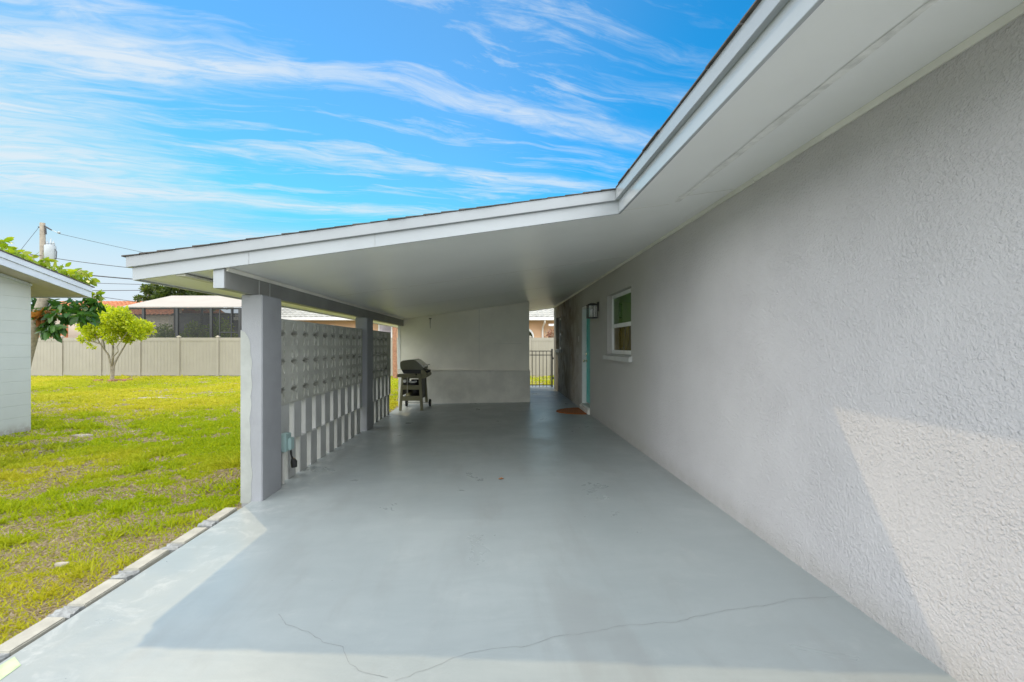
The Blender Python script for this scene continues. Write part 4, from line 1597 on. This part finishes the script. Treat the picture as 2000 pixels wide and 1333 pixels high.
# dark tree beyond the lanai
DY = 33.0
dt = thing('dark_green_tree', (*ipx(345, 700, DY)[:2], GZ), 'dark green tree showing above the pale lanai roof', 'tree')
mb = MB()
b0 = Vector(ipx(345, 700, DY))
b0.z = GZ - 0.1
mb.tube([b0, ipx(345, 640, DY), ipx(350, 590, DY), ipx(352, 565, DY)], [0.3, 0.25, 0.18, 0.1], 10)
for e in ((285, 575), (310, 560), (400, 570), (430, 575), (370, 552)):
    mb.tube([ipx(350, 600, DY), ipx((350 + e[0]) / 2, (600 + e[1]) / 2 - 3, DY), ipx(*e, DY)], [0.12, 0.08, 0.03], 7)
mb.build('trunk', M['barkdark'], dt, smooth=True)
cs, rs_ = [], []
rr = random.Random(19)
for (x, y, r_) in ((280, 580, 9), (290, 568, 9), (302, 560, 9), (283, 562, 6), (315, 566, 12), (330, 562, 13), (345, 558, 12), (360, 560, 14), (378, 564, 14), (395, 568, 14), (412, 572, 14), (430, 576, 14), (320, 582, 16), (350, 585, 20), (390, 588, 20), (425, 592, 18), (300, 585, 10), (270, 585, 5)):
    for k in range(2):
        cs.append(ipx(x + rr.uniform(-3, 3), y + rr.uniform(-2, 3), DY + rr.uniform(-1.2, 1.2)))
        rs_.append(r_ * DY / FPX * rr.uniform(0.7, 1.0))
leaf_cloud('crown', cs, rs_, 7000, 0.24, M['darkleaf'], dt, 0.85, 0.0, 0.3, 0.5, 8)

# red-brown palm beyond the short screen
PY = 21.2
pb = Vector(ipx(772, 735, PY))
pt = thing('palm_tree', (pb.x, pb.y, GZ), 'red brown palm trunk rising in front of the peach house', 'tree')
mb = MB()
pts, rd = [], []
for i in range(26):
    z = GZ - 0.05 + i * 0.2
    pts.append((pb.x - 0.03 * math.sin(i * 0.2), PY, z))
    rd.append(0.105 - 0.0016 * i + (0.008 if i % 2 else 0))
mb.tube(pts, rd, 12)
mb.build('trunk', M['barkred'], pt, smooth=True)
r = np.random.default_rng(77)
P_, D_ = [], []
top = np.array([pts[-1][0], PY, pts[-1][2]])
for k in range(16):
    t = k * 2.4
    for j in range(26):
        q = j / 25
        p = top + np.array([math.cos(t) * 1.5 * q, math.sin(t) * 1.5 * q, 0.55 * q - 1.3 * q * q])
        for s in (-1, 1):
            P_.append(p)
            D_.append(np.array([-math.sin(t) * s + math.cos(t) * .6, math.cos(t) * s + math.sin(t) * .6, -0.5]))
leaves_at('crown', np.array(P_), np.array(D_), 0.38, M['darkleaf'], pt, 0.3, 0.10, r)

# ------------------------------------------------------------------ utility pole and wires
UY = 29.0
ux = ipx(83, 500, UY)[0]
utop = ipx(83, 436, UY)[2]
up = thing('utility_pole', (ux, UY, GZ), 'wooden utility pole with a grey transformer rising behind the shed roof', 'utility pole')
mb = MB()
mb.tube([(ux + 0.08, UY, GZ - 0.1), (ux + 0.04, UY, utop * 0.5), (ux, UY, utop)], [0.19, 0.165, 0.135], 14)
mb.build('pole', M['pole'], up, smooth=True)
tx = ipx(98, 490, UY)[0]
tz0, tz1 = ipx(98, 507, UY)[2], ipx(98, 480, UY)[2]
mb = MB()
mb.lathe([(0.27, 0), (0.285, 0.02), (0.285, tz1 - tz0 - 0.05), (0.27, tz1 - tz0), (0.10, tz1 - tz0 + 0.04)], (tx, UY, tz0), 24)
mb.box(ux + 0.12, tx - 0.25, UY - 0.05, UY + 0.05, tz0 + 0.15, tz0 + 0.25)
mb.box(ux + 0.12, tx - 0.25, UY - 0.05, UY + 0.05, tz1 - 0.25, tz1 - 0.15)
tr = mb.build('transformer', M['trafo'], up, smooth=True)
for (qx, h_) in ((-0.17, 0.16), (0.04, 0.30), (0.20, 0.14)):
    mb = MB()
    mb.lathe([(0.05, 0), (0.09, 0.06), (0.05, 0.10), (0.08, 0.15), (0.04, 0.20), (0.03, h_ + 0.14)], (tx + qx, UY, tz1 - 0.01), 10)
    mb.build('bushing', M['trafo'], tr, smooth=True)
mb = MB()
mb.tube([(ux + 0.1, UY, utop - 0.18), ipx(101, 450, UY)], [0.05, 0.04], 8)
mb.build('arm', M['cable'], up)
mb = MB()
mb.tube([ipx(89, 446, UY), ipx(89.5, 458, UY)], [0.04, 0.05], 8)
mb.tube([(ux - 0.14, UY, utop - 0.25), (ux - 0.25, UY, utop - 0.25)], 0.04, 8)
mb.build('fuse_cutout', M['cable'], up)
mb = MB()
mb.lathe([(0.03, 0), (0.09, 0.03), (0.04, 0.06), (0.09, 0.09), (0.03, 0.13)], ipx(115, 457, UY), 10)
mb.tube([ipx(101, 450, UY), ipx(115, 456, UY)], 0.018, 6)
mb.build('insulator', M['trafo'], up, smooth=True)
mb = MB()
mb.tube([ipx(107, 487, UY), ipx(111, 492, UY), ipx(110, 505, UY)], 0.02, 6)
mb.build('drop_lead', M['cable'], up)


def wire(p, q, ya, yb, sag, rad, label):
    a, b = Vector(ipx(*p, ya)), Vector(ipx(*q, yb))
    pts = []
    for i in range(25):
        t = i / 24
        c = a.lerp(b, t)
        c.z -= sag * 4 * t * (1 - t)
        pts.append(c)
    mb = MB()
    mb.tube(pts, rad, 5)
    tag(mb.build('power_line', M['cable'], smooth=True), label, 'power line', 'overhead power lines')


wire((107, 505), (560, 541), UY, 30, 0.25, 0.020, 'upper thin wire running right from the foot of the grey transformer')
wire((-160, 490), (560, 556), UY - 1, 30, 0.55, 0.036, 'thickest overhead cable crossing just above the shed roof')
wire((116, 457), (640, 560), UY, 40, 0.2, 0.012, 'faint high wire sloping down from the pole top to the right')
wire((77, 443), (-80, 640), UY, 24, 0.0, 0.012, 'faint guy wire slanting down left from the pole top')
wire((60, 549), (560, 560), 40, 40, 0.1, 0.022, 'thin wire crossing low just under the thick cable')
wire((60, 568), (620, 561), 40, 40, 0.1, 0.028, 'level wire crossing between the shed eave and the dark tree')
wire((150, 573), (500, 618), 38, 38, 0.1, 0.022, 'lowest wire, sloping towards the pale lanai roof')
wire((-60, 470), (83, 500), UY - 6, UY, 0.1, 0.020, 'short wire reaching the pole from the upper left')

# ------------------------------------------------------------------ lanai
LY0, LY1 = 24.3, 28.0
la = thing('screened_lanai', (-16, 26, GZ), 'dark screened lanai with a pale roof rising behind the fence', 'lanai')
LX0, LX1 = -19.1, -13.0
zE, zR = 3.40, 4.36
mb = MB()
mb.add([(LX0, LY0 - 0.1, zE), (LX1, LY0 - 0.1, zE), (LX1, LY1, zR), (LX0, LY1, zR), (LX0, LY0 - 0.1, zE - 0.05), (LX1, LY0 - 0.1, zE - 0.05), (LX1, LY1, zR - 0.05), (LX0, LY1, zR - 0.05)],
       [(0, 1, 2, 3), (7, 6, 5, 4), (0, 4, 5, 1), (1, 5, 6, 2), (2, 6, 7, 3), (3, 7, 4, 0)])
mb.build('roof', M['lanairoof'], la)
for xx in (-18.95, -18.0, -16.28, -14.53, -13.06):
    mb = MB()
    mb.box(xx - 0.06, xx + 0.06, LY0 - 0.06, LY0 + 0.06, GZ, zE - 0.055)
    mb.build('post', M['bronze'], la)
for xx in (-14.1, -13.5):
    mb = MB()
    mb.box(xx - 0.025, xx + 0.025, LY0 - 0.03, LY0 + 0.03, GZ, zE - 0.055)
    mb.build('mullion', M['bronze'], la)
for (e0, e1, f0, f1) in ((LX0 + 0.15, LX1 - 0.06, zE - 0.13, zE - 0.056), (-14.07, -13.13, 2.05, 2.12), (LX0 + 0.15, LX1 - 0.06, 1.0, 1.07)):
    mb = MB()
    mb.box(e0, e1, LY0 - 0.02, LY0 + 0.02, f0, f1)
    mb.build('rail', M['bronze'], la)
mb = MB()
mb.add([(LX0 + 0.1, LY0, GZ), (LX1, LY0, GZ), (LX1, LY0, zE - 0.06), (LX0 + 0.1, LY0, zE - 0.06)], [(0, 1, 2, 3)])
mb.add([(LX0 + 0.1, LY0, GZ), (LX0 + 0.1, LY1, GZ), (LX0 + 0.1, LY1, zR - 0.06), (LX0 + 0.1, LY0, zE - 0.06)], [(0, 1, 2, 3)])
mb.build('insect_screen', M['mesh'], la, recalc=False)
mb = MB()
for xx in (-18.9, -17.3, -15.5, -13.8):
    mb.box(xx - 0.05, xx + 0.05, LY1 - 0.05, LY1 + 0.05, GZ, zR - 0.06)
    mb.add([(xx - .04, LY0 + .1, zE - 0.14), (xx + .04, LY0 + .1, zE - .14), (xx + .04, LY1 - .06, zR - .14), (xx - .04, LY1 - .06, zR - .14),
            (xx - .04, LY0 + .1, zE - 0.06), (xx + .04, LY0 + .1, zE - .06), (xx + .04, LY1 - .06, zR - .06), (xx - .04, LY1 - .06, zR - .06)],
           [(0, 1, 2, 3), (4, 5, 6, 7), (0, 1, 5, 4), (1, 2, 6, 5), (2, 3, 7, 6), (3, 0, 4, 7)])
mb.box(LX0 + .1, LX1, LY1 - 0.04, LY1 + 0.04, 3.2, 3.32)
mb.build('inner_frame', M['bronze'], la)
mb = MB()
mb.box(-18.9, -12.0, LY1 + 0.25, LY1 + 0.4, GZ, 3.3)
tag(mb.build('garden_wall', mat('dim_grey_render', (0.16, 0.16, 0.165), 0.9, 0.2, 1.5)), 'grey garden wall seen through the dark lanai screen', 'wall')
for (x, y, r_, lab) in ((380, 645, 20, 'green shrub seen through the middle of the lanai screen'), (432, 640, 22, 'green shrub behind the right end of the lanai screen'), (322, 648, 16, 'green shrub behind the left part of the lanai screen')):
    c0 = ipx(x, y, 26.4)
    st = thing('shrub', (c0[0], 26.4, GZ), lab, 'shrub', 'shrubs inside the lanai')
    mb = MB()
    for k in range(5):
        mb.tube([(c0[0], 26.4, GZ), (c0[0] + 0.12 * (k - 2), 26.4 + 0.1 * ((k % 3) - 1), c0[2] * 0.5), (c0[0] + 0.25 * (k - 2), 26.4, c0[2])], [0.03, 0.02, 0.01], 6)
    mb.build('stem', M['barkdark'], st)
    leaf_cloud('foliage', [c0, (c0[0] - .3, 26.3, c0[2] - .4), (c0[0] + .3, 26.5, c0[2] - .5)], [r_ * 26.4 / FPX, .5, .5], 900, 0.16, M['sunleaf'], st, 0.9, 0, 0.2, 0.5, int(x))


# ------------------------------------------------------------------ neighbour's peach house with the barrel tile roof
def tile_roof(mb, x0, x1, y0, z0, pitch, rows, period=0.30, course=0.36, hipL=True, amp=0.045):
    step = period / 8
    n = int((x1 - x0) / step)
    for r_ in range(rows):
        ya, yb = y0 + r_ * course, y0 + (r_ + 1) * course + 0.03
        za, zb2 = z0 + r_ * course * pitch, z0 + (r_ + 1) * course * pitch
        vs, fs = [], []
        xs0 = x0 + (ya - y0 if hipL else 0)
        i0 = int((xs0 - x0) / step)
        for i in range(i0, n + 1):
            xx = x0 + i * step
            w = amp * abs(math.sin(math.pi * (xx - x0) / period)) ** 0.8
            vs += [(xx, ya, za + w + 0.035), (xx, yb, zb2 + w * 0.9 - 0.004), (xx, ya + 0.002, za + w - 0.02)]
        m = len(vs) // 3
        for i in range(m - 1):
            a = 3 * i
            fs.append((a, a + 3, a + 4, a + 1))
            fs.append((a + 2, a + 5, a + 3, a))
        mb.add(vs, fs)


ph = thing('peach_house', (0, 30, GZ), 'peach stucco house with a pale barrel tile roof behind the fence', 'house')
mb = MB()
mb.box(-13.6, 13.0, 28.0, 37.5, GZ, 2.86)
mb.build('wall', M['peach'], ph)
mb = MB()
tile_roof(mb, -14.85, 13.8, 27.1, 3.04, 0.36, 15)
ro = mb.build('roof', M['tile'], ph, recalc=False)
mb = MB()
ry = 27.1 + 15 * 0.36
rzz = 3.04 + 15 * 0.36 * 0.36
mb.add([(-14.85, 27.1, 3.02), (13.8, 27.1, 3.02), (13.8, ry, rzz - .03), (-14.85 + 5.4, ry, rzz - .03), (13.8, 38.0, 3.02), (-14.85, 38.0, 3.02)],
       [(0, 1, 2, 3), (3, 2, 4, 5), (0, 3, 5)])
mb.build('roof_deck', M['tile'], ph, recalc=False)
mb = MB()
pts = [(-14.85 + 5.4 * k / 18, 27.1 + 5.4 * k / 18, 3.10 + 5.4 * 0.36 * k / 18) for k in range(19)]
mb.tube(pts, 0.10, 8)
mb.build('hip_ridge', M['tile'], ph)
mb = MB()
mb.box(-14.87, 13.8, 26.96, 27.09, 2.86, 3.03)
mb.box(-14.87, -14.75, 27.09, 37.9, 2.86, 3.03)
mb.build('gutter', M['gutter'], ph, bevel=0.01)
mb = MB()
mb.box(-14.75, 13.8, 27.09, 28.0, 2.862, 2.88)
mb.box(-14.75, -13.6, 28.0, 37.8, 2.862, 2.88)
mb.build('soffit', M['gutter'], ph)
mb = MB()
dxp = ipx(1060, 640, 27.9)[0]
mb.tube([(dxp + 0.05, 27.02, 2.87), (dxp + 0.04, 27.15, 2.72), (dxp, 27.85, 2.5), (dxp, 27.93, 2.3), (dxp, 27.93, GZ)], 0.055, 8)
mb.build('downspout', M['gutter'], ph)
# windows
x0, x1 = ipx(739, 640, 27.95)[0], ipx(766, 640, 27.95)[0]
mb = MB()
mb.box(x0, x1, 27.93, 27.999, 1.0, 2.76)
f = mb.build('window', M['white'], ph)
mb = MB()
mb.box(x0 + 0.07, x1 - 0.07, 27.92, 27.929, 1.08, 2.68)
mb.build('pane', M['winglass'], f)
ax_ = ipx(1029, 650, 27.95)[0]
mb = MB()
pts = [(ax_ - 0.55, 1.0), (ax_ + 0.42, 1.0)]
for i in range(13):
    t = math.pi * i / 12
    pts.append((ax_ - 0.065 + 0.485 * math.cos(t), 1.95 + 0.5 * math.sin(t)))
mb.prism(pts, 'y', 27.93, 27.999)
f = mb.build('arched_window', M['white'], ph)
mb = MB()
mb.prism([(ax_ - .065 + (x + .065 - ax_) * .84, 1.5 + (z - 1.5) * .86) for x, z in pts], 'y', 27.915, 27.929)
mb.build('pane', M['darkpane'], f)
x0, x1 = ipx(626, 640, 27.95)[0], ipx(652, 640, 27.95)[0]
mb = MB()
mb.box(x0, x1, 27.93, 27.999, 1.2, 2.62)
f = mb.build('window', M['white'], ph)
mb = MB()
mb.box(x0 + 0.07, x1 - 0.07, 27.92, 27.929, 1.27, 2.54)
mb.build('pane', M['winglass'], f)
# neighbour's small wing and shrub seen past the gate
mb = MB()
wx = ipx(1070, 650, 27.0)[0]
mb.box(wx, wx + 2.2, 26.4, 26.7, 2.50, 2.62)
mb.build('awning', M['gutter'], ph)
c0 = ipx(1079, 655, 25.5)
st = thing('red_shrub', (c0[0], 25.5, GZ), 'dull red leafed shrub above the fence beside the peach house', 'shrub')
mb = MB()
for k in range(5):
    mb.tube([(c0[0], 25.5, GZ), (c0[0] + 0.1 * (k - 2), 25.5, 1.2), (c0[0] + 0.2 * (k - 2), 25.5, 2.2)], [0.03, 0.02, 0.01], 6)
mb.build('stem', M['barkdark'], st)
leaf_cloud('foliage', [c0, (c0[0] + .25, 25.5, c0[2] - .4), (c0[0] - .1, 25.5, c0[2] - .5)], [.36, .45, .4], 700, 0.14, M['redleaf'], st, 0.9, 0, 0.2, 0.5, 41)

# ------------------------------------------------------------------ cream house with the orange roof, far left
CY = 36.0
ch = thing('cream_house', (-31, 40, GZ), 'distant cream stucco house with an orange tiled roof behind the trees', 'house')
mb = MB()
xa, xb = ipx(30, 650, CY)[0], ipx(330, 650, CY)[0]
ze = ipx(0, 616, CY)[2]
mb.box(xa, xb, CY, CY + 8, GZ, ze)
mb.build('wall', M['cream'], ch)
mb = MB()
zr_ = ipx(0, 590, CY + 4)[2]
tile_roof(mb, xa - 0.5, xb + 0.6, CY - 0.5, ze, (zr_ - ze) / 4.4, 12, 0.34, 0.375, False, 0.06)
mb.add([(xa - .5, CY + 4, zr_), (xb + .6, CY + 4, zr_), (xb + .6, CY + 8.5, ze), (xa - .5, CY + 8.5, ze)], [(0, 1, 2, 3)])
mb.build('roof', M['orange'], ch, recalc=False)
mb = MB()
mb.box(xa, ipx(131, 650, 34.4)[0], 34.3, 34.5, GZ, ipx(0, 634, 34.4)[2])
mb.build('brick_wall', M['orange'], ch)
for (pa, pb_, qa, qb) in ((131, 142, 616, 632), (188, 200, 610, 628)):
    x0, x1 = ipx(pa, 0, CY)[0], ipx(pb_, 0, CY)[0]
    z1, z0_ = ipx(0, qa, CY)[2], ipx(0, qb, CY)[2]
    z1 = min(z1, ze - 0.12)
    mb = MB()
    t = 0.05
    for (e0, e1, g0, g1) in ((x0, x1, z0_, z0_ + t), (x0, x1, z1 - t, z1), (x0, x0 + t, z0_ + t, z1 - t), (x1 - t, x1, z0_ + t, z1 - t), ((x0 + x1) / 2 - .02, (x0 + x1) / 2 + .02, z0_ + t, z1 - t)):
        mb.box(e0, e1, CY - 0.05, CY - 0.001, g0, g1)
    f = mb.build('window', M['bronze'], ch)
    mb = MB()
    mb.box(x0 + t, x1 - t, CY - 0.03, CY - 0.012, z0_ + t, z1 - t)
    mb.build('pane', M['winglass'], f)

# ------------------------------------------------------------------ grass: blades thick near the camera
def vnoise(x, y, seed):
    r = np.random.default_rng(seed)
    G = r.random((256, 256))
    xi, yi = np.floor(x).astype(int), np.floor(y).astype(int)
    fx, fy = x - xi, y - yi
    fx, fy = fx * fx * (3 - 2 * fx), fy * fy * (3 - 2 * fy)
    g = lambda a, b: G[a % 256, b % 256]
    return (g(xi, yi) * (1 - fx) + g(xi + 1, yi) * fx) * (1 - fy) + (g(xi, yi + 1) * (1 - fx) + g(xi + 1, yi + 1) * fx) * fy


def fbm(x, y, seed, oct=4):
    s, a, t = 0, 1.0, 0
    for o in range(oct):
        s = s + a * vnoise(x * 2 ** o, y * 2 ** o, seed + o)
        t += a
        a *= 0.55
    return s / t


def make_grass():
    N = 560000
    Y = np.exp(rng.uniform(np.log(1.7), np.log(22.6), N))
    xmin = np.maximum(-1.22 * Y - 1.0, -24.0)
    X = xmin + (-2.343 - xmin) * rng.random(N) ** 1.0
    # lawn behind the storage room and past the gate
    n2 = 16000
    Y2 = rng.uniform(16.9, 22.6, n2)
    X2 = rng.uniform(-2.3, 4.0, n2)
    n3 = 5000
    Y3 = rng.uniform(16.25, 16.95, n3)
    X3 = rng.uniform(-2.3, 4.0, n3)
    X, Y = np.concatenate([X, X2]), np.concatenate([Y, Y2])
    keep = ~((X < -7.98) & (Y < 8.2))
    X, Y = X[keep], Y[keep]
    big = fbm(X * 0.55 + 31, Y * 0.55 + 7, 100)
    mid = fbm(X * 2.3 + 5, Y * 2.3 + 90, 200)
    fine_ = fbm(X * 7.0, Y * 7.0, 300, 3)
    cover = 0.30 * big + 0.44 * mid + 0.34 * fine_           # about 0.55 mean
    # worn along the drive edge and in the middle distance
    wear = 0.085 * np.exp(-((X + 3.0) / 0.8) ** 2) * np.exp(-((Y - 3.6) / 1.8) ** 2) + 0.05 * np.exp(-((Y - 10.2) / 1.5) ** 2)
    cover = cover - wear
    green_p = np.clip((cover - 0.462) / 0.085, 0.13, 1.0)
    u = rng.random(len(X))
    green = u < green_p
    straw = (~green) & (rng.random(len(X)) < 0.42)
    keep = green | straw
    X, Y, green, cover = X[keep], Y[keep], green[keep], cover[keep]
    # a few tall fresh tufts near the drive
    tc_ = np.array([(-2.75, 2.55), (-2.62, 2.75), (-2.9, 2.85), (-3.1, 2.6), (-2.55, 2.42), (-2.7, 3.05), (-3.3, 3.1), (-2.5, 3.2), (-2.6, 3.9), (-2.45, 4.3), (-3.6, 3.5), (-2.95, 3.6)])
    k_ = np.repeat(np.arange(len(tc_)), 110)
    tp_ = tc_[k_] + rng.normal(size=(len(k_), 2)) * 0.055
    ok = tp_[:, 0] < -2.345
    tp_ = tp_[ok]
    boost = np.concatenate([np.ones(len(X)), np.full(len(tp_), 1.9)])
    X, Y = np.concatenate([X, tp_[:, 0]]), np.concatenate([Y, tp_[:, 1]])
    green = np.concatenate([green, np.ones(len(tp_), bool)])
    cover = np.concatenate([cover, np.ones(len(tp_))])
    n = len(X)
    d = np.maximum(Y, 2.0)
    sc = np.clip(d / 4.0, 0.75, 4.2)                       # longer, wider blades where they are farther and fewer
    h = np.where(green, rng.uniform(0.022, 0.052, n), rng.uniform(0.03, 0.07, n)) * np.clip(sc, 0.8, 1.35)
    tuft = fbm(X * 3.1 + 11, Y * 3.1 + 4, 500, 3)
    h = h * np.where(green, 0.75 + 1.5 * np.clip(tuft - 0.52, 0, 1) * 3.0, 1.0)
    h = h * boost
    w = 0.0062 * sc * rng.uniform(0.7, 1.4, n)
    ang = rng.uniform(0, 2 * np.pi, n)
    lean = np.where(green, rng.uniform(0.3, 1.15, n), rng.uniform(1.15, 1.5, n))
    la_ = rng.uniform(0, 2 * np.pi, n)
    dirx, diry, dirz = np.cos(la_) * np.sin(lean), np.sin(la_) * np.sin(lean), np.cos(lean)
    tx_, ty_ = np.cos(ang), np.sin(ang)
    z = np.full(n, GZ + 0.001)
    v = np.empty((n, 5, 3))
    b0 = np.stack([X, Y, z], 1)
    D = np.stack([dirx, diry, dirz], 1)
    T = np.stack([tx_, ty_, np.zeros(n)], 1)
    v[:, 0] = b0 - T * w[:, None]
    v[:, 1] = b0 + T * w[:, None]
    m_ = b0 + D * (h * 0.55)[:, None]
    v[:, 2] = m_ + T * (w * 0.8)[:, None]
    tip = b0 + D * h[:, None]
    tip[:, 2] -= h * 0.12 * np.sin(lean)
    tip[:, :2] += D[:, :2] * (h * 0.15)[:, None]
    tip[:, 2] = np.maximum(tip[:, 2], GZ + 0.004)
    v[:, 3] = tip
    v[:, 4] = m_ - T * (w * 0.8)[:, None]
    me = bpy.data.meshes.new('grass')
    me.vertices.add(n * 5)
    me.vertices.foreach_set('co', v.reshape(-1))
    me.loops.add(n * 5)
    me.loops.foreach_set('vertex_index', np.arange(n * 5))
    me.polygons.add(n)
    me.polygons.foreach_set('loop_start', np.arange(n) * 5)
    me.polygons.foreach_set('loop_total', np.full(n, 5))
    me.update(calc_edges=True)
    t = rng.random(n)[:, None]
    yel = np.clip((fbm(X * 0.35 + 3, Y * 0.35 + 50, 700) - 0.38) / 0.25, 0, 1)
    yel = np.clip(yel + np.clip((Y - 8) / 12, 0, 0.5), 0, 1)[:, None]
    g1 = np.array([0.29, 0.41, 0.008]) * (1 - t) + np.array([0.50, 0.57, 0.012]) * t
    g2 = np.array([0.50, 0.50, 0.018]) * (1 - t) + np.array([0.66, 0.60, 0.06]) * t
    cg = g1 * (1 - yel) + g2 * yel
    cs_ = np.array([0.42, 0.33, 0.20]) * (1 - t) + np.array([0.62, 0.53, 0.38]) * t
    c = np.where(green[:, None], cg, cs_)
    col = np.ones((n, 5, 4), np.float32)
    col[:, :, :3] = c[:, None, :]
    at = me.color_attributes.new('tint', 'FLOAT_COLOR', 'POINT')
    at.data.foreach_set('color', col.reshape(-1))
    me.materials.append(attr_mat('grass_blade', 'tint', 0.52))
    o = link('grass', me)
    tag(o, kind='stuff')
    o['label'] = 'patchy green and straw coloured lawn grass'


make_grass()

# pale scraps and stones in the lawn
rr = random.Random(12)
lab = ['flat pale stone in the grass beside the drive', 'pale bare sandy stone far back on the lawn before the fence', 'pale flat stone near the shed corner']
for (x, y, w_, l_), lb in zip(((122, 1108, 0.10, 0.05), (300, 779, 0.8, 0.35), (160, 853, 0.34, 0.16)), lab):
    Y = FPX * (CAM_Z - GZ) / (y - 675.0)
    X = (x - 966.0) * Y / FPX
    mb = MB()
    pts = []
    for k in range(14):
        t = 2 * math.pi * k / 14
        q = rr.uniform(0.7, 1.1)
        pts.append((X + w_ / 2 * q * math.cos(t), Y + l_ / 2 * q * math.sin(t)))
    mb.prism(pts, 'z', GZ - 0.02, GZ + 0.03)
    tag(mb.build('flat_stone', M['stone'], bevel=0.01), lb, 'stone')
